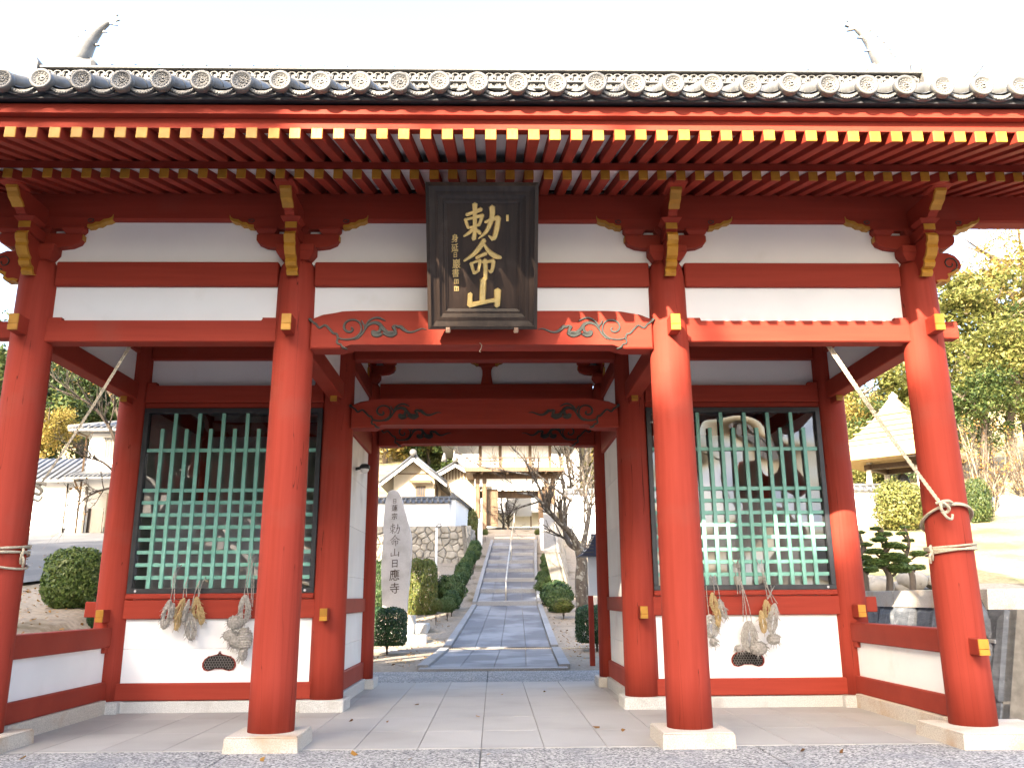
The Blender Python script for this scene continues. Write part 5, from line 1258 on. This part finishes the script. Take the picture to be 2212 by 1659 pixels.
for xx in (dx0-.3, dx1+.3): MB().tube([(xx, 0, 1.9), (xx, -.8, 2.6)], .05, 6).build('canopy_brace', CEDAR, LH)
wf = box('window', -19.55+16.5, -18.2+16.5, -.05, .02, 3.85, 4.75, CREAM, LH, 0)
for i in range(11): xx = -19.5+16.5+i*.125; box('window_bar', xx-.014, xx+.014, -.14, -.10, 3.8, 4.85, BLACK, wf, 0)
for zz in (3.8, 4.83): box('window_rail', -19.6+16.5, -18.15+16.5, -.15, -.09, zz, zz+.04, BLACK, wf, 0)
MB().tube([(-w-.1, -.1, 0), (-w-.1, -.1, zW-.2), (-w-.5, -.5, zW-.05)], .05, 7).build('downpipe', CEDAR, LH)
AN = thing('white_annex', (-22.6, 34.4, 4.3), 'low white annex with tiled roof joined to the two-storey house', 'house'); box('wall', -2.6, 2.2, 0, 4, -.8, 2.9, WHITE, AN, 0); box('base_band', -2.62, 2.22, -.03, .02, -.8, .5, KERB, AN, 0)
ar = MB().prism([(-.8, 2.7), (2, 4.1), (4.8, 2.7), (4.8, 2.85), (2, 4.3), (-.8, 2.85)], 'yz', -3.2, 2.3).build('roof', TILEDK, AN)
for i in range(16): MB().tube([(-3.1+i*.35, -.85, 2.86), (-3.1+i*.35, 2, 4.3)], .06, 7).build('tile_row', TILEDK, ar)
box('panel_joint', -2.6, 2.2, -.012, .0, 1.6, 1.615, KERB, AN, 0); MB().tube([(1.3, -.1, -.3), (1.3, -.1, 2.7)], .04, 7).build('downpipe', DARKWOOD, AN)
# asphalt road on the left bank
rd = MB(); ysr = [9.5, 11, 13, 16, 20, 25, 30, 34.2]
L_ = [(-9.5, -30), (-9.2, -30), (-9.0, -30), (-9.3, -30), (-10.5, -32), (-12, -34), (-13, -34), (-13, -34)]
rows_ = []
for y, (xr, xl) in zip(ysr, L_):
    rows_.append([rd.bm.verts.new((xr+(xl-xr)*t, y, terrain(xr+(xl-xr)*t, y)+.07)) for t in np.linspace(0, 1, 14)])
for a, b in zip(rows_, rows_[1:]):
    for i in range(13): rd.bm.faces.new((a[i], a[i+1], b[i+1], b[i]))
tag(rd.build('road', ASPHALT), kind='structure')

# ------------------------------------------------------------------ right-hand bank: stone retaining wall, pines, belfry, walls
RW = thing('retaining_wall', (6, 2, 0), 'blue-grey stone retaining wall with pale coping to the side of the gate', 'stone wall')
stone_wall(RW, (6.35, 10.5), (5.62, 1.25), 1.25, 1.20, .22, 26, 21, STONEDK, -.05, -.05)
stone_wall(RW, (5.70, 1.34), (9.5, 5.6), .84, .84, .04, 12, 22, STONEDK, -.05, -.05, depth=.1)
stone_wall(RW, (5.76, 1.40), (9.5, 5.58), .56, .56, .45, 16, 23, STONEDK, .80, .80, depth=.1)
c_ = MB().hexa([(5.70, 1.26, .79), (9.5, 5.52, .79), (9.4, 5.70, .79), (5.72, 1.45, .79)], [(5.70, 1.26, .83), (9.5, 5.52, .83), (9.4, 5.70, .83), (5.72, 1.45, .83)]).build('ledge', GRANITE2, RW, None)
c_.location = (-6, -2, 0)
for i in range(6):
    y0, y1 = 1.55+i*1.45, 2.97+i*1.45; x0, x1 = 5.98+(y0-1.25)*.079, 5.98+(y1-1.25)*.079
    o = MB().hexa([(x0-.16, y0, 1.15), (x1-.16, y1, 1.15), (x1+.42, y1, 1.15), (x0+.42, y0, 1.15)], [(x0-.14, y0, 1.38), (x1-.14, y1, 1.38), (x1+.42, y1, 1.39), (x0+.42, y0, 1.39)]).build('coping_stone', GRANITE, RW); o.location = (-6, -2, 0)
# belfry
BX, BY = 19.5, 31.0; BZ = terrain(BX, BY)
BF = thing('belfry', (BX, BY, BZ), 'small open pavilion with broad straw-coloured pyramid roof on the bank', 'pavilion')
BF.rotation_euler.z = math.radians(45)
zr1 = at_y(1833, 1000, BY).z-BZ; zap = at_y(1990, 858, BY).z-BZ
hwb = 2.45
bfm = MB(); e0 = [(-hwb, -hwb), (hwb, -hwb), (hwb, hwb), (-hwb, hwb)]
lv = [(1, zr1, 0), (1.01, zr1+.2, 0), (.66, zr1+.2+(zap-zr1)*.28, 0), (.33, zr1+.2+(zap-zr1)*.58, 0), (.05, zap, 0)]
rg2 = [[bfm.bm.verts.new((x*s, y*s, z)) for x, y in e0] for s, z, _ in lv]
for a, b in zip(rg2, rg2[1:]):
    for i in range(4): bfm.bm.faces.new((a[i], a[(i+1) % 4], b[(i+1) % 4], b[i]))
bfm.bm.faces.new(rg2[0][::-1]); bfm.bm.faces.new(rg2[-1]); bfm.build('roof', THATCH, BF)
for k in range(1, 9):
    f_ = 1.012-.96*k/9.5; zc_ = zr1+.2+(zap-zr1-.2)*((1-f_)**1.0); h_ = hwb*f_+.02
    bc = MB()
    for s_ in (-1, 1): bc.box(-h_, h_, s_*h_-.02, s_*h_+.02, zc_-.03, zc_+.025); bc.box(s_*h_-.02, s_*h_+.02, -h_, h_, zc_-.029, zc_+.024)
    bc.build('roof_course', THATCH, BF)
MB().lathe([(.2, zap-.1), (.22, zap+.05), (.1, zap+.15), (.03, zap+.25)], 12).build('roof_finial', GRANITE, BF)
for x in (-1.15, 1.15):
    for y in (-1.15, 1.15): MB().tube([(x*1.06, y*1.06, -.3), (x*.95, y*.95, zr1+.1)], .13, 8).build('post', WHITE2, BF)
for s in (-1, 1):
    box('beam', -1.3, 1.3, s*1.1-.1, s*1.1+.1, zr1-.35, zr1-.1, DARKWOODH, BF, 0); box('beam', s*1.1-.1, s*1.1+.1, -1.3, 1.3, zr1-.35, zr1-.1, DARKWOODH, BF, 0)
for i in range(15): box('rafter', -2.3+i*.32, -2.22+i*.32, -2.35, -.9, zr1-.09, zr1-.002, DARKWOODH, BF, 0)
MB().lathe([(.32, zr1-1.6), (.36, zr1-1.5), (.30, zr1-.9), (.2, zr1-.6), (.05, zr1-.5)], 16).build('bell', BLACK, BF)
bw = MB().box(-1.8, 1.8, -1.8, 1.8, -1.2, .1, .05).build('stone_base', STONE, BF)
a = at_y(1800, 1112, 27); b = at_y(1898, 1052, 27)
coped_wall('garden_wall', a.x-1, b.x, 27, a.z-.5, b.z-.2, 'short white wall with tile coping below the pavilion')
g_ = 'shrubs on the sunlit bank'
db(1885, 1990, 1032, 1118, 25, 'bank_shrub', 'broad yellow-green shrub on the bank below the pavilion', LEAF_YG, LOOSE, group=g_)
db(1975, 2060, 1040, 1120, 27, 'bank_shrub', 'yellow-green shrub on the bank behind the roped column', LEAF_YG, LOOSE, group=g_)
db(2085, 2135, 1028, 1112, 25, 'bank_shrub', 'dark green shrub on the bank beside the blue tarpaulin', LEAF_EVER, LOOSE, group=g_)
tq = at_y(2100, 1060, 27); TP = thing('tarpaulin', (tq.x+.5, 27, terrain(tq.x+.5, 27)), 'pale blue-grey tarpaulin draped over a pile on the bank', 'tarpaulin')
MB().prism([(-1.2, -.2), (1.6, -.2), (1.5, .45), (1.1, .62), (.3, .7), (-.9, .5)], 'xz', -.7, .7, .08).build('sheet', mat('pale_tarpaulin', (.45, .50, .58), (.62, .66, .72), .5, 4, bump=.5), TP)
# cloud-pruned pines
PAD = [shell_mesh('pad', 2600, .15, s, 2., .12, fill=.35) for s in (41, 42)]
def pine(x0, x1, y0, y1, Y, label, seed, n=7):
    p = at_y(x0, y1, Y); q = at_y(x1, y0, Y); rr = random.Random(seed); x = (p.x+q.x)/2; z0 = terrain(x, Y); H = q.z-z0; w = (q.x-p.x)/2
    t = thing('cloud_pine', (x, Y, z0), label, 'pine tree', 'cloud-pruned pines behind the retaining wall')
    tr = smooth_pts([(0, 0, -.1), (.12*w, 0, H*.22), (-.10*w, .05, H*.45), (.12*w, -.03, H*.7), (0, 0, H*.95)], 4)
    MB().tube(tr, [.085*(1-.75*i/(len(tr)-1)) for i in range(len(tr))], 8).build('trunk', BARKDK, t)
    br = MB(); pads = []
    for i in range(n):
        f = (i+.5)/n; zc = H*(.30+.68*f); sd = (-1 if i % 2 else 1)*(1-f*.85)*w*.62; b = tr[min(len(tr)-1, int(len(tr)*(.25+.7*f)))]
        e = Vector((sd+rr.uniform(-.06, .06), rr.uniform(-.2, .2)*w, zc)); br.tube([b, b.lerp(e, .5)+Vector((0, 0, -.04)), e], [.035, .028, .02], 6); pads.append((e, w*(.62-.34*f)*rr.uniform(.85, 1.15)))
    br.build('branches', BARKDK, t)
    for e, r in pads:
        o = link(bpy.data.objects.new('needle_pad', rr.choice(PAD))); o.parent = t; o.location = e
        if not o.data.materials: o.data.materials.append(LEAF_PINE)
        o.scale = (r, r*.9, r*.36); o.rotation_euler.z = rr.uniform(0, 6)
pine(1832, 1888, 1140, 1270, 9.0, 'cloud-pruned pine touching the gate post, behind the retaining wall', 3)
pine(1868, 1952, 1132, 1268, 9.6, 'wide cloud-pruned pine in the middle of the garden bed', 5, 8)
pine(1930, 1990, 1128, 1262, 11, 'slim cloud-pruned tree on the garden bed next to the roped column', 8)
GB = thing('garden_rocks', (8.2, 12.2, terrain(8.2, 12.2)), 'pale fieldstones edging the pine garden', 'rocks')
for i in range(14):
    mb = MB(); mb.ball((R.uniform(-.6, 2.6), R.uniform(-.3, .6), R.uniform(.0, .3)), R.uniform(.16, .34), 8, 1.3, 1, .8)
    for v_ in mb.bm.verts: v_.co += Vector((R.uniform(-.03, .03), R.uniform(-.03, .03), R.uniform(-.03, .03)))
    mb.build('rock', STONE, GB)

# ------------------------------------------------------------------ trees
CROWNS = [crown_mesh('crown', 46, 190, .034, 51), crown_mesh('crown', 60, 150, .030, 52, .24), crown_mesh('crown', 40, 230, .032, 53, .34)]
SPARSE = [crown_mesh('crown', 40, 60, .022, 54, .26), crown_mesh('crown', 50, 40, .02, 55, .22)]
TRUNKS = [limb_mesh('trunk', 1, .035, s) for s in (61, 62, 63)]
def tree(name, x, y, H, cr, label, m, group, kind=0, sparse=False, squash=1.0, bark=None):
    z = terrain(x, y); t = thing(name, (x, y, z), label, 'tree', group, R.uniform(0, 6))
    tm = TRUNKS[kind % 3]; o = mobj('trunk', tm, bark or BARKDK, t); o.scale = (H, H, H)
    me = (SPARSE[kind % 2] if sparse else CROWNS[kind % 3]); o = link(bpy.data.objects.new('crown', me)); o.parent = t
    if not me.materials: me.materials.append(m)
    o.material_slots[0].link = 'OBJECT'; o.material_slots[0].material = m
    o.scale = (cr, cr, cr*squash); o.location = (0, 0, max(H-cr*squash*.9, cr*squash*.8)); return t
def tpx(name, px, py, Y, r, label, m, group, kind=0, sparse=False, squash=1.):
    p = at_y(px, py, Y); z = terrain(p.x, Y); tree(name, p.x, Y, max(p.z-z+r*squash*.85, r*1.6), r, label, m, group, kind, sparse, squash)
gR = 'trees on the bank behind the roped column'
for i, (px, py, Y, r, m) in enumerate(((2090, 690, 42, 4.2, LEAF_YG), (2190, 640, 46, 4.6, LEAF_GOLD), (2160, 800, 38, 3.6, LEAF_YG), (2050, 830, 41, 3.4, LEAF_YG), (2225, 760, 40, 3.8, LEAF_EVER), (2110, 880, 37, 2.8, LEAF_EVER))):
    tpx('bank_tree', px, py, Y, r, ('tall yellow-green tree touching the roped column, under the thin orange tree tops', 'golden autumn tree rising highest behind the roped column', 'yellow-green tree between the golden tree and the dry brushwood', 'yellow-green tree hidden half behind the roped column', 'dark green tree beside the golden one above the brushwood', 'low dark green tree just above the dry brushwood')[i], m, gR, i)
for i, (px, py, Y, r) in enumerate(((2170, 560, 50, 3.6), (2230, 520, 54, 4.4))):
    tpx('sparse_tree', px, py, Y, r, ('thin golden-leaved tree top against the white sky', 'thin brown-leaved tree top against the white sky')[i], LEAF_BROWN if i else LEAF_GOLD, 'thin autumn trees against the sky', i, True)
gP = 'trees behind the pavilion'
for i, (px, py, Y, r, m) in enumerate(((1880, 850, 48, 4.6, LEAF_YG), (1830, 940, 44, 3.8, LEAF_GOLD), (1960, 900, 46, 4.2, LEAF_YG), (1900, 960, 41, 3.2, LEAF_EVER), (1850, 1010, 39, 2.4, LEAF_YG), (1790, 1000, 50, 4, LEAF_EVER))):
    tpx('bank_tree', px, py, Y, r, ('tallest yellow-green tree behind the pavilion, under the side beam', 'golden tree behind the pavilion eave tip', 'yellow-green tree between the pavilion and the roped column', 'dark green tree right above the pavilion roof', 'low yellow-green tree below the pavilion eave tip', 'dark green tree hidden half behind the gate column by the pavilion')[i], m, gP, i+1)
gC = 'trees on the hill behind the upper gate'
for i, (bx, by, Y, r, m) in enumerate(((120, 230, 66, 5, LEAF_GOLD), (260, 90, 70, 5.5, LEAF_GOLD), (430, 120, 76, 6, LEAF_EVER), (600, 60, 78, 6.5, LEAF_EVER), (560, 230, 70, 4.2, LEAF_EVER), (780, 60, 80, 7, LEAF_EVER), (700, 260, 72, 4, LEAF_YG), (950, 80, 84, 7, LEAF_EVER), (1900, 120, 78, 6, LEAF_YG), (2080, 60, 80, 6.5, LEAF_GOLD), (30, 60, 80, 6, LEAF_EVER), (180, -40, 84, 6, LEAF_GOLD))):
    tpx('hill_tree', *bgp(bx, by), Y, r, ('golden tree on the hill behind the cream plastered house', 'dark evergreen on the hill behind the cream plastered house', 'yellow-green tree on the hill behind the upper gate')[0 if m is LEAF_GOLD else 1 if m is LEAF_EVER else 2], m, gC, i)
gL = 'trees on the hill behind the white storehouse'
for i, (px, py, Y, r, m) in enumerate(((10, 860, 50, 5, LEAF_EVER), (-50, 800, 52, 5.5, LEAF_EVER), (130, 860, 58, 4.6, LEAF_EVER), (190, 850, 62, 4.8, LEAF_YG), (250, 900, 60, 4.6, LEAF_EVER), (90, 930, 52, 4, LEAF_EVER), (40, 960, 48, 3.6, LEAF_EVER), (310, 940, 62, 4.5, LEAF_EVER), (105, 930, 46, 2.2, LEAF_GOLD))):
    tpx('hill_tree', px, py, Y, r, ('dark evergreen on the hill behind the white storehouse', 'yellow-green tree on the hill behind the white storehouse', 'small golden tree beside the white storehouse')[0 if m is LEAF_EVER else 1 if m is LEAF_YG else 2], m, gL, i)

# bare trees
def bare_tree(name, x, y, label, segs, seed, bark, rad0, depth=5, group=None, leaves=0, spread=.6, up=.25):
    """segs: hand-set main limbs (lists of points relative to the base); finer twigs grow from them"""
    rr = random.Random(seed); z = terrain(x, y); t = thing(name, (x, y, z), label, 'tree', group)
    main = MB(); tw = MB(); tips = []
    def grow(p, d, ln, r, lev):
        n = 4; pts = [p]; q = p.copy(); dd = d.copy()
        for i in range(n):
            dd = (dd+Vector((rr.uniform(-1, 1), rr.uniform(-1, 1), rr.uniform(-1, 1)))*.22+Vector((0, 0, .05))).normalized(); q = q+dd*ln/n; pts.append(q.copy())
        tw.tube(pts, [r*(1-.6*i/n) for i in range(n+1)], 5 if r > .02 else 4)
        if lev <= 0: tips.append(pts[-1]); return
        for i in range(rr.choice((2, 3, 3))):
            k = rr.randint(1, n); nd = (dd+Vector((rr.uniform(-1, 1), rr.uniform(-1, 1), rr.uniform(-.6, 1)*.8+up))*spread).normalized()
            grow(pts[k], nd, ln*rr.uniform(.55, .8), r*.55, lev-1)
    for pts, r0, r1, tw_n in segs:
        sp_ = smooth_pts(pts, 5); n = len(sp_)
        main.tube(sp_, [r0+(r1-r0)*i/(n-1) for i in range(n)], 9)
        for j in range(tw_n):
            i = rr.randint(n//4, n-1); r_ = (r0+(r1-r0)*i/(n-1))*.55
            d = (sp_[i]-sp_[max(0, i-2)]).normalized(); nd = (d+Vector((rr.uniform(-1, 1), rr.uniform(-1, 1), rr.uniform(-.4, 1)))*.9).normalized()
            grow(sp_[i], nd, rr.uniform(.5, 1.0)*(1.2 if r0 > .05 else .7), max(r_, .012), depth-3)
    main.build('trunk', bark, t); o = tw.build('twigs', TWIG, t); o['kind'] = 'stuff'
    if leaves:
        rg = np.random.default_rng(seed); k = min(len(tips), leaves); C = np.array([tips[i] for i in rg.choice(len(tips), k, replace=False)])+rg.normal(size=(k, 3))*.04; C[:, 2] -= .03
        U, V = orient(rg, rnd_unit(rg, k), .045); o2 = mobj('leaves', quads_mesh('leaves', C, U, V), LEAF_BROWN, t)
    return t
# lichen-spotted cherry to the right of the path
tx, ty = 2.95, 19.0; tz = terrain(tx, ty)
def rel(bx, by, Y): p = at_y(*bgp(bx, by), Y); return (p.x-tx, Y-ty, p.z-tz)
base = [(0, 0, -.2), rel(2055, 1400, 19), rel(2060, 1200, 19), rel(2030, 1060, 19)]
segs = [(base, .24, .15, 0),
        ([rel(2045, 1100, 19), rel(1960, 930, 18.8), rel(1860, 830, 18.6), rel(1770, 740, 18.4), rel(1690, 640, 18.2), rel(1560, 540, 18), rel(1420, 520, 17.8)], .13, .02, 13),
        ([rel(2035, 1080, 19), rel(1930, 1010, 19.3), rel(1880, 850, 19.6), rel(1900, 700, 19.8), rel(1960, 560, 20)], .10, .03, 8),
        ([rel(2050, 1150, 19), rel(2100, 900, 19.2), rel(2130, 700, 19.4), rel(2100, 500, 19.6), rel(2160, 250, 19.8)], .11, .025, 9),
        ([rel(1700, 640, 18.2), rel(1640, 470, 18.1), rel(1560, 330, 18.0), rel(1480, 180, 17.9), rel(1380, 90, 17.8)], .05, .015, 9),
        ([rel(1960, 600, 19.9), rel(1800, 480, 19.8), rel(1640, 350, 19.6), rel(1520, 250, 19.5)], .05, .015, 9),
        ([rel(2120, 600, 19.5), rel(1990, 420, 19.4), rel(1960, 250, 19.3), rel(1900, 100, 19.2)], .045, .015, 9),
        ([rel(1640, 600, 18.1), rel(1450, 660, 18), rel(1330, 720, 17.9), rel(1260, 800, 17.9)], .035, .012, 7),
        ([rel(1540, 340, 18), rel(1300, 300, 18.2), rel(1080, 260, 18.4), rel(900, 160, 18.6), rel(780, 80, 18.8)], .03, .01, 9)]
bare_tree('bare_cherry_tree', tx, ty, 'bare lichen-spotted cherry tree spreading over the stone steps', segs, 4, BARK, .2, 5)
# plum in front of the storehouse, trunk hidden behind the gate column
px_, py_ = at_y(262, 1200, 15).x, 15.0; pz_ = terrain(px_, py_)
def rel2(x, y, Y): p = at_y(x, y, Y); return (p.x-px_, Y-py_, p.z-pz_)
segs = [([(0, 0, -.2), rel2(258, 1150, 15), rel2(262, 1050, 15), rel2(268, 960, 15)], .14, .09, 0), ([rel2(266, 1000, 15), rel2(235, 920, 14.9), rel2(190, 870, 14.8), rel2(120, 840, 14.7)], .06, .015, 14),
        ([rel2(264, 1040, 15), rel2(225, 1000, 14.8), rel2(180, 985, 14.6), rel2(140, 960, 14.5)], .045, .012, 12), ([rel2(262, 1050, 15), rel2(215, 1060, 14.7), rel2(180, 1080, 14.6), rel2(160, 1110, 14.5)], .04, .01, 12), ([rel2(266, 960, 15), rel2(250, 880, 15), rel2(215, 820, 15), rel2(170, 790, 15)], .05, .012, 12)]
bare_tree('plum_tree', px_, py_, 'nearly bare plum tree with a few brown leaves in front of the storehouse', segs, 9, BARKDK, .12, 5, leaves=130)
# pale bare trees further back on the right of the upper gate
for i, (bx, Y, H) in enumerate(((1950, 46, 9), (2090, 44, 8), (1880, 52, 10), (2150, 50, 10))):
    p = at_y(*bgp(bx, 900), Y); b = [(0, 0, -.2), (.1, 0, H*.3), (-.2, .1, H*.6), (.1, 0, H*.95)]
    segs = [(b, .14, .03, 10)]+[([(0, 0, H*f), (math.cos(a)*H*.16, math.sin(a)*.6, H*(f+.16)), (math.cos(a)*H*.28, math.sin(a), H*(f+.36))], .07, .015, 9) for f, a in ((.3, .3), (.38, 2.8), (.5, 4.5), (.55, 1.2))]
    bare_tree('bare_tree', p.x, Y, 'pale bare tree beside the old upper gate', segs, 20+i, BARK, .14, 5, 'pale bare trees beside the upper gate')
for i, (bx, Y) in enumerate(((1280, 48), (1330, 50))):
    p = at_y(*bgp(bx, 840), Y); H = 3.2
    segs = [([(0, 0, -.1), (.05, 0, H*.3), (-.1, 0, H*.6), (.05, 0, H*.9)], .09, .03, 8)]+[([(0, 0, H*.2), (math.cos(a)*.6, 0, H*.45), (math.cos(a)*1.0, .1, H*.8)], .05, .015, 6) for a in (0, 3.1)]
    bare_tree('bare_tree', p.x, Y, ('small bare tree in the upper gate opening, beside the door leaf', 'small bare tree in the upper gate opening, beside the handrail top')[i], segs, 40+i, BARK, .1, 5, 'small bare trees beyond the upper gate')

# dry brushwood on the bank: many bare stems with a haze of pale leaves
for i, (x0, x1, y0, y1, Y) in enumerate(((2105, 2212, 975, 1110, 28.5), (2150, 2260, 930, 1080, 31), (2066, 2150, 905, 1060, 28), (2170, 2290, 1010, 1120, 27), (2080, 2180, 1000, 1100, 26))):
    p = at_y(x0, y1, Y); q = at_y(x1, y0, Y); x = (p.x+q.x)/2; w_ = (q.x-p.x)/2; H = max(q.z-terrain(x, Y), 1.2); rr = random.Random(80+i); segs = []
    for k in range(7):
        a = rr.uniform(-1, 1); segs.append(([(a*.15, 0, -.1), (a*w_*.35, rr.uniform(-.3, .3), H*.35), (a*w_*.8, rr.uniform(-.5, .5), H*rr.uniform(.7, .95))], .05, .012, 9))
    bare_tree('brush_shrub', x, Y, ('dry brushwood beside the tarpaulin on the bank', 'tall brushwood high on the bank below the trees', 'dry brushwood right beside the roped column', 'brushwood low on the bank above the retaining wall', 'thin brushwood in front of the tarpaulin')[i], segs, 90+i, PALE_TWIG, .05, 5, 'dry brushwood on the bank', leaves=260, spread=.7)

# unseen tall trees added behind and left of the camera to shade the gate
gS = 'unseen trees added across the forecourt for shade'
SH = [shell_mesh('crown', 6500, .10, 71, 2.4, .045, fill=.25), shell_mesh('crown', 6500, .10, 72, 2.4, .045, fill=.25)]
ux, uy = math.sin(SUN_AZ), math.cos(SUN_AZ)
def shade_tree(p, Ld, H, cr, i):
    x, y = -ux*Ld-uy*p, -uy*Ld+ux*p
    t = thing('added_shade_tree', (x, y, 0), 'unseen dense evergreen added across the forecourt to shade the gate', 'tree', gS)
    o = mobj('trunk', TRUNKS[i % 3], BARKDK, t); o.scale = (H, H, H)
    o = link(bpy.data.objects.new('crown', SH[i % 2])); o.parent = t
    if not o.data.materials: o.data.materials.append(LEAF_EVER)
    o.scale = (cr, cr, H*.5); o.location = (0, 0, H*.5+.3)
TANE = math.tan(SUN_EL)
for i, (p, zt, Ld) in enumerate(SHADE):
    shade_tree(p, Ld, zt+Ld*TANE, 3.2, i)

for i, (x, y, H, cr) in enumerate(((-3.6, 9.6, 10.5, 1.7), (-4.6, 8.7, 7.0, 1.4), (-3.9, 7.9, 5.6, 1.1), (-5.2, 11.2, 8.5, 1.7), (-6.2, 14.5, 10.5, 1.9), (-7, 18, 12.0, 2.1), (-7.6, 22, 13.0, 2.3), (-8.2, 25.5, 14.5, 2.3))):  # trees added out of sight behind the gate to shade path and cherry
    t = thing('hidden_shade_tree', (x, y, terrain(x, y)), 'unseen evergreen added behind the gate to shade the path', 'tree', 'unseen trees added behind the gate for shade')
    o = mobj('trunk', TRUNKS[i % 3], BARKDK, t); o.scale = (H, H, H)
    o = link(bpy.data.objects.new('crown', SH[i % 2])); o.parent = t
    hz_ = min(H*.42, (H-4.6)/2+.3); o.scale = (cr, cr, hz_); o.location = (0, 0, H-hz_)

# fallen leaves on the bank, the sand and the path edge
rg = np.random.default_rng(5); C = []
for n, (x0, x1, y0, y1) in ((900, (-9, -5.3, 1, 10)), (500, (-4, -1.2, 9, 20)), (500, (1.8, 5, 9, 20)), (160, (-12, -5.5, -3, 2)), (400, (-14, -8, 8, 30)), (26, (-4.5, 5, -2.6, -.3)), (14, (-4, 4, .5, 5))):
    xs_ = rg.uniform(x0, x1, n); ys_2 = rg.uniform(y0, y1, n)
    for x, y in zip(xs_, ys_2): C.append((x, y, terrain(x, y)+(.085 if (x < -9.3 and y > 9.5) else .045 if (abs(x) < 5.2 and y < 6) else .02)))
C = np.array(C); Nn = rnd_unit(rg, len(C)); Nn[:, 2] = np.abs(Nn[:, 2])+1.5; Nn /= np.linalg.norm(Nn, axis=1, keepdims=True)
U, V = orient(rg, Nn, .035); tag(mobj('fallen_leaves', quads_mesh('fallen_leaves', C, U, V), LEAF_BROWN), 'dry brown leaves scattered over the gravel bank and sand', 'leaves', None, 'stuff')
